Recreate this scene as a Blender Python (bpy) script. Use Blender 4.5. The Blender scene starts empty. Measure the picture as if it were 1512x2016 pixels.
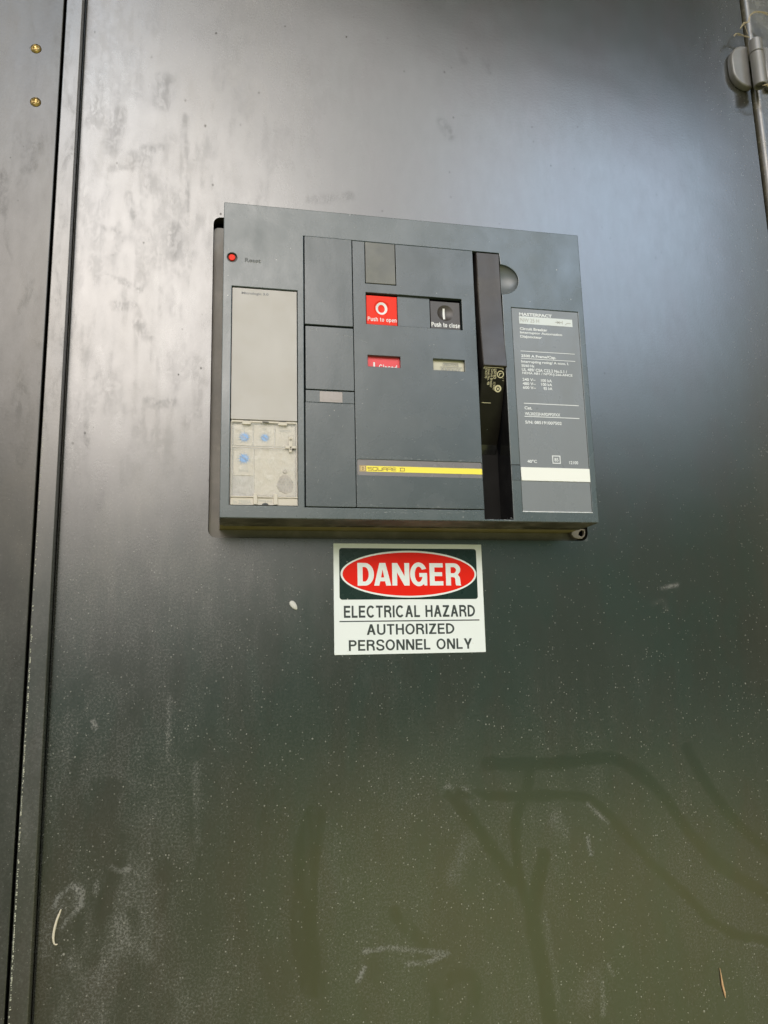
import bpy, bmesh, math, random
import numpy as np
from mathutils import Matrix, Vector
random.seed(7); RNG = np.random.default_rng(11)
# tuning
SKY_L0, SKY_L1 = 2.95, 2.0
BLUE = (28.5, 35.0, 43.5)
TREE_V, TREE_0 = 13.0, 5.0
TREE_A, TREE_B = (0.8, 1.6, 1.1), (2.0, 3.2, 2.4)
GRD_A, GRD_B = (5.2, 5.7, 2.1), (7.2, 7.2, 3.1)
SUN_E, EXPO = 0.55, 0.14
PAINT_A, PAINT_B = (0.013, 0.018, 0.014), (0.017, 0.016, 0.012)
PAINT_R, PAINT_S, PAINT_C = 0.18, 1.0, 0.6
PANEL_D = 0.12

S = bpy.context.scene
COL = S.collection
rad = math.radians

# ------------------------------------------------------------------ camera
cam_d = bpy.data.cameras.new('camera'); cam = bpy.data.objects.new('camera', cam_d); COL.objects.link(cam)
S.camera = cam
cam_d.sensor_fit = 'VERTICAL'; cam_d.sensor_height = 24.0; cam_d.lens = 24.0*1553.41/2016
cam_d.clip_start = 0.02; cam_d.clip_end = 200
YAW, PITCH, ROLL = 0.21169152, 0.18459154, -0.02388098
_f = Vector((math.sin(YAW)*math.cos(PITCH), math.cos(YAW)*math.cos(PITCH), math.sin(PITCH)))
_r = Vector((math.cos(YAW), -math.sin(YAW), 0)); _u = _r.cross(_f)
_r2 = _r*math.cos(ROLL) + _u*math.sin(ROLL); _u2 = _u*math.cos(ROLL) - _r*math.sin(ROLL)
M = Matrix((( _r2.x, _u2.x, -_f.x, -0.21960686), (_r2.y, _u2.y, -_f.y, -0.8903225), (_r2.z, _u2.z, -_f.z, -0.06899637), (0, 0, 0, 1)))
cam.matrix_world = M

# ------------------------------------------------------------------ node helpers
class V:
    """a float socket with arithmetic"""
    def __init__(s, nt, sock): s.nt = nt; s.s = sock
    def _op(s, op, b=None, c=None, clamp=False):
        n = s.nt.nodes.new('ShaderNodeMath'); n.operation = op; n.use_clamp = clamp
        for i, x in enumerate((s, b, c)):
            if x is None: continue
            if isinstance(x, V): s.nt.links.new(x.s, n.inputs[i])
            else: n.inputs[i].default_value = x
        return V(s.nt, n.outputs[0])
    def __add__(s, o): return s._op('ADD', o)
    def __radd__(s, o): return s._op('ADD', o)
    def __sub__(s, o): return s._op('SUBTRACT', o)
    def __rsub__(s, o): return (s*-1.0) + o
    def __mul__(s, o): return s._op('MULTIPLY', o)
    def __rmul__(s, o): return s._op('MULTIPLY', o)
    def __truediv__(s, o): return s._op('DIVIDE', o)
    def max(s, o): return s._op('MAXIMUM', o)
    def min(s, o): return s._op('MINIMUM', o)
    def clamp(s): return s._op('ADD', 0.0, clamp=True)
    def lt(s, o): return s._op('LESS_THAN', o)
    def step(s, a, b):           # smoothstep from a to b (a may be larger than b)
        n = s.nt.nodes.new('ShaderNodeMapRange'); n.interpolation_type = 'SMOOTHSTEP'
        lo, hi = (a, b) if a < b else (b, a)
        n.inputs['From Min'].default_value = lo; n.inputs['From Max'].default_value = hi
        n.inputs['To Min'].default_value = 0.0 if a < b else 1.0; n.inputs['To Max'].default_value = 1.0 if a < b else 0.0
        s.nt.links.new(s.s, n.inputs['Value']); return V(s.nt, n.outputs['Result'])
def mixc(nt, fac, a, b):
    n = nt.nodes.new('ShaderNodeMix'); n.data_type = 'RGBA'
    for sock, x in ((n.inputs[0], fac), (n.inputs[6], a), (n.inputs[7], b)):
        if isinstance(x, V): nt.links.new(x.s, sock)
        elif hasattr(x, 'is_output'): nt.links.new(x, sock)
        elif isinstance(x, (int, float)): sock.default_value = x
        else: sock.default_value = (x[0], x[1], x[2], 1)
    return n.outputs[2]
def noise(nt, vec, scale, detail=3, rough=0.55, stretch=(1, 1, 1), off=(0, 0, 0), dist=0.0):
    m = nt.nodes.new('ShaderNodeMapping'); m.inputs['Scale'].default_value = stretch; m.inputs['Location'].default_value = off
    nt.links.new(vec, m.inputs['Vector'])
    n = nt.nodes.new('ShaderNodeTexNoise'); n.inputs['Scale'].default_value = scale
    n.inputs['Detail'].default_value = detail; n.inputs['Roughness'].default_value = rough; n.inputs['Distortion'].default_value = dist
    nt.links.new(m.outputs[0], n.inputs['Vector'])
    return V(nt, n.outputs['Fac'])
def specks(nt, vec, scale, prob, rmin, rmax, stretch=(1, 1, 1), off=(0, 0, 0)):
    """random dots: 1 inside a dot, 0 outside; radii in cell units"""
    m = nt.nodes.new('ShaderNodeMapping'); m.inputs['Scale'].default_value = stretch; m.inputs['Location'].default_value = off
    nt.links.new(vec, m.inputs['Vector'])
    n = nt.nodes.new('ShaderNodeTexVoronoi'); n.inputs['Scale'].default_value = scale
    nt.links.new(m.outputs[0], n.inputs['Vector'])
    sp = nt.nodes.new('ShaderNodeSeparateColor'); nt.links.new(n.outputs['Color'], sp.inputs[0])
    r1 = V(nt, sp.outputs[0]); r2 = V(nt, sp.outputs[1]); d = V(nt, n.outputs['Distance'])
    rr = r2*r2*(rmax-rmin) + rmin
    return r1.lt(prob) * (1.0 - d/rr).step(0.0, 0.5), V(nt, sp.outputs[2])

# ------------------------------------------------------------------ sky and sun (hazy daylight)
SUN_EL, SUN_AZ = 27.0, -8.0          # azimuth measured from the door's outward normal, negative = towards the left
w = bpy.data.worlds.new('World'); S.world = w; w.use_nodes = True
nt = w.node_tree; nt.nodes.clear()
out = nt.nodes.new('ShaderNodeOutputWorld'); bg = nt.nodes.new('ShaderNodeBackground'); bg.inputs['Strength'].default_value = 0.1
nt.links.new(bg.outputs[0], out.inputs[0])
sky = nt.nodes.new('ShaderNodeTexSky'); sky.sky_type = 'NISHITA'; sky.sun_disc = False
sky.sun_elevation = rad(SUN_EL); sky.sun_rotation = rad(180 - SUN_AZ); sky.air_density = 1.0; sky.dust_density = 2.0
tc = nt.nodes.new('ShaderNodeTexCoord'); dirv = tc.outputs['Generated']
sx = nt.nodes.new('ShaderNodeSeparateXYZ'); nt.links.new(dirv, sx.inputs[0])
X, Y, Z = (V(nt, sx.outputs[i]) for i in range(3))
az = X._op('ARCTAN2', Y*-1.0)*57.29578         # degrees, 0 = straight out from the door
el = Z._op('ARCSINE')*57.29578
nz = noise(nt, dirv, 3.0, 4, 0.55, (1, 1, 1.6))
nz2 = noise(nt, dirv, 7.0, 4, 0.6, (1, 1, 1.8), (3, 1, 2))
# a thick bank of bright cloud that thins to hazy blue on the right
left = az.step(14, -8) * el.step(44, 28) * el.step(2, 14)
cloud_l = (left*SKY_L1 + SKY_L0) * (1.0 - az.step(9, -4)*el.step(29, 38)*0.22) * (nz*0.5 + 0.75) * (el.step(6, 24)*0.52 + 0.50 - el.step(27, 40)*0.10)
cl = mixc(nt, left, (1.0, 0.98, 0.96), (1.0, 0.905, 0.845))
vm = nt.nodes.new('ShaderNodeVectorMath'); vm.operation = 'SCALE'; nt.links.new(cl, vm.inputs[0]); nt.links.new((cloud_l*10.0).s, vm.inputs['Scale'])
blue = (az.step(12, 29) * el.step(41, 31) + az.step(-5, -12)*el.step(30, 36)*0.85) * (nz*0.5 + 0.75) * (el.step(6, 27)*0.55+0.45)
skyc = nt.nodes.new('ShaderNodeVectorMath'); skyc.operation = 'MULTIPLY_ADD'
nt.links.new(sky.outputs[0], skyc.inputs[0]); skyc.inputs[1].default_value = (1, 1, 1); skyc.inputs[2].default_value = BLUE
c1 = mixc(nt, blue.clamp(), vm.outputs[0], skyc.outputs[0])
# tree line and grass below it, the building's own eaves overhead, a neighbouring wall far to the right
th = az.step(-10, 26)*TREE_V + TREE_0 + (nz2 - 0.5)*6.0
tree = (el - th).step(12.0, -11.0)
tcol = mixc(nt, nz2.step(0.4, 0.62), TREE_A, TREE_B)
c2 = mixc(nt, tree, c1, tcol)
gcol = mixc(nt, nz2.step(0.35, 0.65), GRD_A, GRD_B)
gcol = mixc(nt, az.step(10, -5)*0.75, gcol, (2.3, 1.9, 1.3))
c3 = mixc(nt, el.step(-4, -13), c2, gcol)
c3 = mixc(nt, az.step(36.5, 39.5)*0.92, c3, (3.0, 2.5, 1.4))
c3 = mixc(nt, az.step(-18, -42)*0.65, c3, (2.0, 2.2, 1.8))  # unseen dark mass added at far left to dim the sky's light
# a dark lobe added to the sky, mirrored as the left panel's dark patch
dark_lobe = ((az + 14.4)*(az + 14.4)*0.13 + (el - 13.6)*(el - 13.6)*0.10).step(1.5, 0.3)
c3 = mixc(nt, dark_lobe*0.9, c3, (1.2, 1.3, 0.9))
eave = (Z / (Y*-1.0).max(0.02) + az*0.0055).step(0.985, 1.03)
eave = eave * Y.step(0.0, -0.02)
c4 = mixc(nt, eave * el.step(5, 10), c3, (1.0, 0.9, 0.6))
nt.links.new(c4, bg.inputs['Color'])

sl = bpy.data.lights.new('sun', 'SUN'); sl.energy = SUN_E; sl.angle = rad(24); sl.color = (1.0, 0.95, 0.88)
so = bpy.data.objects.new('sun', sl); COL.objects.link(so)
sd = Vector((math.sin(rad(SUN_AZ))*math.cos(rad(SUN_EL)), -math.cos(rad(SUN_AZ))*math.cos(rad(SUN_EL)), math.sin(rad(SUN_EL))))
so.rotation_euler = (-sd).to_track_quat('-Z', 'Y').to_euler(); so.location = sd*5

S.view_settings.view_transform = 'Standard'; S.view_settings.look = 'None'
S.view_settings.exposure = EXPO; S.view_settings.gamma = 1.0; S.view_settings.use_curve_mapping = False
S.render.film_transparent = False
try: S.cycles.use_denoising = True
except Exception: pass

# ------------------------------------------------------------------ materials
def new_mat(name):
    m = bpy.data.materials.new(name); m.use_nodes = True
    t = m.node_tree; t.nodes.clear()
    o = t.nodes.new('ShaderNodeOutputMaterial'); b = t.nodes.new('ShaderNodeBsdfPrincipled'); t.links.new(b.outputs[0], o.inputs[0])
    c = t.nodes.new('ShaderNodeTexCoord')
    return m, t, b, c.outputs['Object']
def put(t, sock, x):
    if isinstance(x, V): t.links.new(x.s, sock)
    elif hasattr(x, 'is_output'): t.links.new(x, sock)
    elif isinstance(x, (int, float)): sock.default_value = x
    else: sock.default_value = (x[0], x[1], x[2], 1)
def simple(name, col, rough=0.45, spec=0.5, dust=0.0, dustcol=(0.42, 0.39, 0.34), var=0.12, scale=60, metal=0.0, bump=0.0, speck=0.0, coat=0.0):
    m, t, b, co = new_mat(name)
    n1 = noise(t, co, scale, 4); n2 = noise(t, co, scale*0.28, 3, off=(1.3, 4.1, 2.2)); n3 = noise(t, co, 900, 2)
    v = (n1-0.5)*var*1.2 + (n2-0.5)*var*2.0
    base = mixc(t, (v+0.5).clamp(), [c*(1-var) for c in col], [min(1, c*(1+var)) for c in col])
    if dust:
        d = (n2.step(0.38, 0.72)*0.7 + n1.step(0.45, 0.75)*0.6)*dust*(n3*0.8+0.6)
        base = mixc(t, d.clamp(), base, dustcol)
    if speck:
        s1, sr = specks(t, co, 190, speck, 0.06, 0.22); base = mixc(t, s1*(sr*0.6+0.15), base, (0.62, 0.6, 0.55))
    put(t, b.inputs['Base Color'], base)
    n4 = noise(t, co, scale*0.55, 5, 0.65, (1, 1, 0.6), (7, 1, 3), 0.5)
    put(t, b.inputs['Roughness'], ((n1-0.5)*0.18 + (n2-0.5)*0.14 + (n4-0.5)*0.22 + rough).clamp())
    put(t, b.inputs['Specular IOR Level'], ((n4-0.5)*-0.55 + 1.0)*spec); b.inputs['Metallic'].default_value = metal
    b.inputs['Coat Weight'].default_value = coat; b.inputs['Coat Roughness'].default_value = 0.1
    if bump:
        bn = t.nodes.new('ShaderNodeBump'); bn.inputs['Strength'].default_value = bump; bn.inputs['Distance'].default_value = 0.0004
        put(t, bn.inputs['Height'], noise(t, co, 420, 2)); t.links.new(bn.outputs[0], b.inputs['Normal'])
    return m
def paint(name, attr, side=0.0):
    """dark green-black enamel with dust, rubbed smears, rain spots and grit"""
    m, t, b, co = new_mat(name)
    sp = t.nodes.new('ShaderNodeSeparateXYZ'); t.links.new(co, sp.inputs[0]); x, y, z = (V(t, sp.outputs[i]) for i in range(3))
    if attr:
        def A(n):
            a = t.nodes.new('ShaderNodeAttribute'); a.attribute_name = n; return V(t, a.outputs['Fac'])
        dust, smear, wipe = A('dust'), A('smear'), A('wipe')
    else:
        n0 = noise(t, co, 9, 4, stretch=(1.6, 1, 0.6)); dust = n0.step(0.25, 0.75)*PANEL_D + 0.07
        smear = noise(t, co, 22, 4, 0.6, (1.5, 1, 0.5), (2, 0, 1), 0.6).step(0.5, 0.7)*0.5; wipe = x*0.0
    fine = noise(t, co, 700, 2, 0.6); mid = noise(t, co, 55, 5, 0.65, (1.3, 1, 0.55)); big = noise(t, co, 12, 4, 0.6, (1.5, 1, 0.6), (5, 0, 3), 0.4)
    dirty = 1.0 - wipe
    fleck = noise(t, co, 420, 3, 0.7, off=(2, 0, 5)).step(0.42, 0.66)
    low = z.step(0.15, -0.15)
    d = dust * (mid*0.9 + 0.55) * ((fleck*1.25 - 0.55)*(low*0.85+0.15)*(0.35 if side else 1.0) + 0.95) * (wipe*-0.85 + 1.0)
    s1, r1 = specks(t, co, 360, 0.42, 0.10, 0.36); s2, r2 = specks(t, co, 135, 0.10, 0.04, 0.15, off=(.3, 0, .7)); s3, r3 = specks(t, co, 42, 0.10, 0.02, 0.075, off=(.1, 0, .2))
    grit = z.step(0.32, -0.25)*0.85 + x.step(0.40, 0.53)*0.5 + (0.10 if not side else 0.25)
    g = (s1*(r1*0.42) + s2*(r2*r2*0.55+0.04) + s3*0.55*r3) * grit * (wipe*-0.8 + 1.0)
    dcol = mixc(t, big.step(0.35, 0.65), (0.36, 0.275, 0.20), (0.31, 0.285, 0.255))
    dcol = mixc(t, low*0.7, dcol, (0.27, 0.28, 0.285))
    pcol = mixc(t, big.step(0.4, 0.62), PAINT_A, PAINT_B)
    c = mixc(t, d.clamp(), pcol, dcol)
    c = mixc(t, g.clamp(), c, (0.52, 0.50, 0.45))
    # rain spots: thin dried rings, darker over the bright reflection
    v1, q1 = specks(t, co, 90, 0.34, 0.05, 0.15, stretch=(1, 1, 0.8), off=(.4, 0, .1))
    v1 = v1*noise(t, co, 14, 3, 0.6, (3.0, 1, 0.35), (8, 0, 1)).step(0.36, 0.52)
    spot = v1*z.step(0.0, 0.25)*(x.step(0.35, -0.3)*0.75 + 0.15)*(q1*0.8+0.5)
    rag = noise(t, co, 130, 5, 0.7, (1.0, 1, 0.6), (1, 0, 7), 0.8).step(0.40, 0.56)
    streak = noise(t, co, 60, 4, 0.65, (2.4, 1, 0.22), (4, 0, 2)).step(0.42, 0.60)
    smear = smear*(rag*0.75+0.1) + smear*streak*0.35
    c = mixc(t, (smear*0.55).clamp(), c, (0.05, 0.048, 0.043))
    put(t, b.inputs['Base Color'], c)
    put(t, b.inputs['Coat Weight'], (1.0 - spot - smear*0.35).max(0.0)*(PAINT_C*(1.0 - side))); S_ = PAINT_S*(1.0 - 0.55*side)
    put(t, b.inputs['Coat Roughness'], (d*0.6 + smear*0.15 + (mid-0.5)*0.04 + PAINT_R).clamp())
    put(t, b.inputs['Roughness'], (d*0.5 + (mid-0.5)*0.05 + smear*0.10 + PAINT_R - wipe*0.02).clamp())
    put(t, b.inputs['Specular IOR Level'], (S_ - smear*0.35*S_ - spot*1.0*S_ - (mid-0.5)*0.14 - (big-0.5)*0.10).max(0.1))
    bn = t.nodes.new('ShaderNodeBump'); bn.inputs['Strength'].default_value = 0.35; bn.inputs['Distance'].default_value = 0.0003
    put(t, bn.inputs['Height'], noise(t, co, 330, 2)*0.3 + g*0.9 + noise(t, co, 6, 2)*6.0); t.links.new(bn.outputs[0], b.inputs['Normal'])
    return m

# rubbed streaks, pale scuffs and dull smears on the door: (width, centre line) in mm
WIPES = [(17.1,[(84,-188),(164,-192),(235,-189),(271,-207),(303,-237),(330,-277),(372,-320),(431,-357)]),(12.1,[(34,-217),(108,-225),(184,-228),(213,-238),(248,-274),(286,-316),(322,-348),(360,-386),(424,-406)]),(15.0,[(337,-183),(355,-217),(391,-267),(437,-309)]),(13.7,[(137,-194),(130,-219),(115,-254),(116,-311),(128,-353)]),(20.4,[(147,-290),(134,-331),(129,-359),(138,-409),(142,-465)]),(17.0,[(44,-222),(72,-260),(109,-314)]),(35.2,[(-114,-236),(-122,-284),(-124,-346),(-115,-398)]),(18.3,[(-27,-336),(-14,-352),(2,-368)]),(11.4,[(14,-417),(13,-451)]),(16.5,[(26,-409),(49,-404),(61,-418),(50,-455)]),(20.0,[(-308,-246),(-316,-278),(-326,-316),(-328,-335)]),(13.2,[(-347,-310),(-347,-338)]),(14.3,[(-297,-314),(-290,-338)]),(17.4,[(-156,-209),(-166,-236)]),(9.5,[(-343,150),(-346,101)]),(7.5,[(-354,285),(-342,238)])]
LIGHTS = [(2.4,[(31,-217),(37,-209),(44,-216)]),(2.4,[(56,-214),(74,-226)]),(3.1,[(-61,-372),(-36,-370),(-4,-376),(31,-382),(5,-389),(-15,-388)]),(3.7,[(-61,-388),(-68,-399)]),(1.9,[(204,-238),(229,-261)]),(3.9,[(145,-351),(154,-440)]),(2.1,[(348,-383),(364,-393)]),(2.2,[(396,-405),(413,-408)]),(9.7,[(-353,-354),(-348,-358),(-346,-373)]),(9.7,[(-322,-357),(-327,-367),(-328,-379)]),(7.2,[(-278,-335),(-283,-345),(-278,-359)]),(2.4,[(-372,-302),(-368,-293),(-356,-284),(-346,-289),(-347,-304),(-359,-315),(-364,-322)]),(18.0,[(-360,-303),(-352,-292)]),(1.8,[(-320,-268),(-311,-274),(-302,-272)]),(2.4,[(-333,-283),(-334,-292)]),(5.8,[(-238,-174),(-234,-251)]),(24.0,[(-311,-329),(-312,-344),(-285,-337)]),(2.7,[(323,10),(345,14)]),(4.0,[(310,-9),(323,-4),(328,-18)]),(3.5,[(-343,-125),(-340,-132)]),(1.1,[(-267,-103),(-266,-169)]),(2.0,[(207,-427),(206,-460)]),(1.9,[(201,-275),(204,-294)]),(2.7,[(216,-411),(221,-422)]),(18.4,[(61,-269),(39,-305)]),(19.1,[(165,-253),(170,-269)]),(26.9,[(198,-426),(188,-438)])]
DARKS = [(24.9,[(-290,635),(-294,608)]),(9.8,[(-311,540),(-293,544)]),(20.8,[(-322,527),(-311,526)]),(17.2,[(-342,587),(-351,537)]),(24.6,[(-366,600),(-369,573)]),(20.5,[(-304,499),(-300,490)]),(5.4,[(-328,480),(-322,449)]),(8.0,[(-355,434),(-335,430)]),(19.8,[(-276,440),(-274,407)]),(10.3,[(-366,639),(-363,615)]),(3.6,[(-265,594),(-259,459)]),(6.9,[(-347,511),(-326,514)]),(5.2,[(-351,377),(-312,359)]),(8.9,[(-338,338),(-318,338)]),(9.7,[(-300,225),(-287,220),(-271,224)]),(2.4,[(-355,232),(-355,218)]),(3.6,[(-363,205),(-362,171)]),(12.5,[(-310,317),(-301,304)]),(7.0,[(-343,30),(-336,7)]),(7.0,[(-347,4),(-350,-3)]),(12.0,[(62,626),(72,609)]),(9.6,[(127,728),(130,713)]),(9.6,[(92,738),(98,724)]),(9.5,[(-113,494),(-62,506)])]

# ------------------------------------------------------------------ mesh helpers
def obj(name, me, mat=None, parent=None):
    o = bpy.data.objects.new(name, me); COL.objects.link(o)
    if mat is not None and me is not None: me.materials.append(mat)
    if parent is not None: o.parent = parent
    return o
def tag(o, label=None, cat=None, group=None, kind=None):
    if label: o['label'] = label
    if cat: o['category'] = cat
    if group: o['group'] = group
    if kind: o['kind'] = kind
    return o
def empty(name, loc=(0, 0, 0)):
    o = bpy.data.objects.new(name, None); COL.objects.link(o); o.location = loc; o.empty_display_size = 0.02; return o
def curve_mesh(cu):
    o = bpy.data.objects.new('tmp', cu); COL.objects.link(o)
    dg = bpy.context.evaluated_depsgraph_get()
    me = bpy.data.meshes.new_from_object(o.evaluated_get(dg))
    bpy.data.objects.remove(o); bpy.data.curves.remove(cu)
    return me
MM = 0.001
def flat(loops, front, depth, bevel=0.0, origin=(0, 0)):
    """closed outlines in mm (x to the right, z up) -> a plate whose front face lies at y = -front (mm) and is depth thick"""
    cu = bpy.data.curves.new('c', 'CURVE'); cu.dimensions = '2D'; cu.fill_mode = 'BOTH'
    for lp in loops:
        s = cu.splines.new('POLY'); s.points.add(len(lp)-1); s.use_cyclic_u = True
        for p, q in zip(s.points, lp): p.co = ((q[0]+origin[0])*MM, (q[1]+origin[1])*MM, 0, 1)
    cu.extrude = max(0.0, depth/2 - bevel)*MM; cu.bevel_depth = bevel*MM; cu.bevel_resolution = 2; cu.offset = -bevel*MM
    me = curve_mesh(cu)
    n = len(me.vertices); co = np.empty(n*3, np.float32); me.vertices.foreach_get('co', co); co = co.reshape(-1, 3)
    new = np.stack([co[:, 0], -co[:, 2] - (front - depth/2)*MM, co[:, 1]], 1)
    me.vertices.foreach_set('co', new.ravel()); me.update()
    return me
def rect(x0, z0, x1, z1, r=0.0, n=5):
    if r <= 0: return [(x0, z0), (x1, z0), (x1, z1), (x0, z1)]
    L = []
    for cx, cz, a0 in ((x1-r, z0+r, -90), (x1-r, z1-r, 0), (x0+r, z1-r, 90), (x0+r, z0+r, 180)):
        for k in range(n+1):
            a = rad(a0 + 90*k/n); L.append((cx + r*math.cos(a), cz + r*math.sin(a)))
    return L
def ell(cx, cz, rx, rz=None, a0=0, a1=360, n=48, close=True):
    rz = rx if rz is None else rz
    k = n if close and abs(a1-a0) >= 360 else n+1
    return [(cx + rx*math.cos(rad(a0+(a1-a0)*i/n)), cz + rz*math.sin(rad(a0+(a1-a0)*i/n))) for i in range(k)]
def box(x0, x1, y0, y1, z0, z1, bevel=0.0, seg=2, me=None):
    bm = bmesh.new(); bmesh.ops.create_cube(bm, size=1)
    for v in bm.verts: v.co = Vector(((x0+x1)/2 + v.co.x*(x1-x0), (y0+y1)/2 + v.co.y*(y1-y0), (z0+z1)/2 + v.co.z*(z1-z0)))
    if bevel: bmesh.ops.bevel(bm, geom=bm.edges[:], offset=bevel, segments=seg, affect='EDGES', profile=0.6)
    me = bpy.data.meshes.new('m'); bm.to_mesh(me); bm.free(); return me
def mesh(v, f):
    me = bpy.data.meshes.new('m'); me.from_pydata([tuple(p) for p in v], [], f); me.update(); return me
def smooth(o):
    for p in o.data.polygons: p.use_smooth = True
    return o
def merge(*meshes):
    v, f = [], []
    for me in meshes:
        b = len(v); v += [tuple(q.co) for q in me.vertices]; f += [[b+i for i in p.vertices] for p in me.polygons]
    return mesh(v, f)
def tube(pts, radii, n=8):
    pts = [Vector(p) for p in pts]; v, f = [], []
    if isinstance(radii, (int, float)): radii = [radii]*len(pts)
    for i, p in enumerate(pts):
        d = (pts[min(i+1, len(pts)-1)] - pts[max(i-1, 0)]).normalized()
        a = d.orthogonal().normalized() if i == 0 else (a - d*a.dot(d)).normalized()
        b = d.cross(a)
        for k in range(n): v.append(p + (a*math.cos(2*math.pi*k/n) + b*math.sin(2*math.pi*k/n))*radii[i])
    for i in range(len(pts)-1):
        for k in range(n): f.append((i*n+k, i*n+(k+1) % n, (i+1)*n+(k+1) % n, (i+1)*n+k))
    f.append(tuple(range(n-1, -1, -1))); f.append(tuple((len(pts)-1)*n+k for k in range(n)))
    return mesh(v, f)
def smoothline(P, m=6):
    P = [Vector(p) for p in P]; out = []
    for i in range(len(P)-1):
        p0, p1, p2, p3 = P[max(i-1, 0)], P[i], P[i+1], P[min(i+2, len(P)-1)]
        for k in range(m):
            t = k/m; out.append(0.5*((2*p1) + (p2-p0)*t + (2*p0-5*p1+4*p2-p3)*t*t + (3*p1-p0-3*p2+p3)*t**3))
    out.append(P[-1]); return out
# text: glyph outlines fitted into a box (x0,z0,x1,z1) in mm; one mesh for all the writing on one label
def glyphs(body, bold=0.0):
    cu = bpy.data.curves.new('t', 'FONT'); cu.body = body; cu.size = 1.0; cu.offset = bold; cu.resolution_u = 3; cu.fill_mode = 'FRONT'
    me = curve_mesh(cu)
    v = np.array([tuple(q.co) for q in me.vertices]); f = [list(p.vertices) for p in me.polygons]
    return v[:, :2], f
def writing(items, front, frame=None):
    """items: (text, (x0,z0,x1,z1)) or (text, box, bold), or ('', loops) for drawn shapes"""
    V_, F_ = [], []
    for it in items:
        if it[0] == '':
            me = flat(it[1], 0, 0.1); v = np.array([(q.co.x*1000, q.co.z*1000) for q in me.vertices]); f = [list(p.vertices) for p in me.polygons if p.normal.y < -0.5]
        else:
            v, f = glyphs(it[0], it[2] if len(it) > 2 else 0.012)
            x0, z0, x1, z1 = it[1]; lo, hi = v.min(0), v.max(0)
            v = (v-lo)/(hi-lo)*np.array([x1-x0, z1-z0]) + np.array([x0, z0])
        b = len(V_)
        for a, c in v:
            V_.append((a*MM, -front*MM, c*MM) if frame is None else tuple(frame(a, c)))
        F_ += [[b+i for i in p] for p in f]
    return mesh(V_, F_)


# a plain grotesque alphabet drawn as strokes (unit cap height); each stroke sits a hair above the last
def strip(P, t):
    P = [Vector(p) for p in P]; L, R = [], []
    for i, p in enumerate(P):
        d0 = (P[i]-P[i-1]).normalized() if i else (P[1]-P[0]).normalized()
        d1 = (P[i+1]-P[i]).normalized() if i < len(P)-1 else d0
        n0 = Vector((-d0.y, d0.x)); n1 = Vector((-d1.y, d1.x)); m_ = (n0+n1).normalized(); k = t/2/max(0.35, m_.dot(n0))
        L.append(p+m_*k); R.append(p-m_*k)
    return [[tuple(R[i]), tuple(R[i+1]), tuple(L[i+1]), tuple(L[i])] for i in range(len(P)-1)]
def diag(x0, z0, x1, z1, wd): return [[(x0, z0), (x0+wd, z0), (x1+wd, z1), (x1, z1)]]
def bar_(x0, z0, x1, z1): return [[(x0, z0), (x1, z0), (x1, z1), (x0, z1)]]
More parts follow.
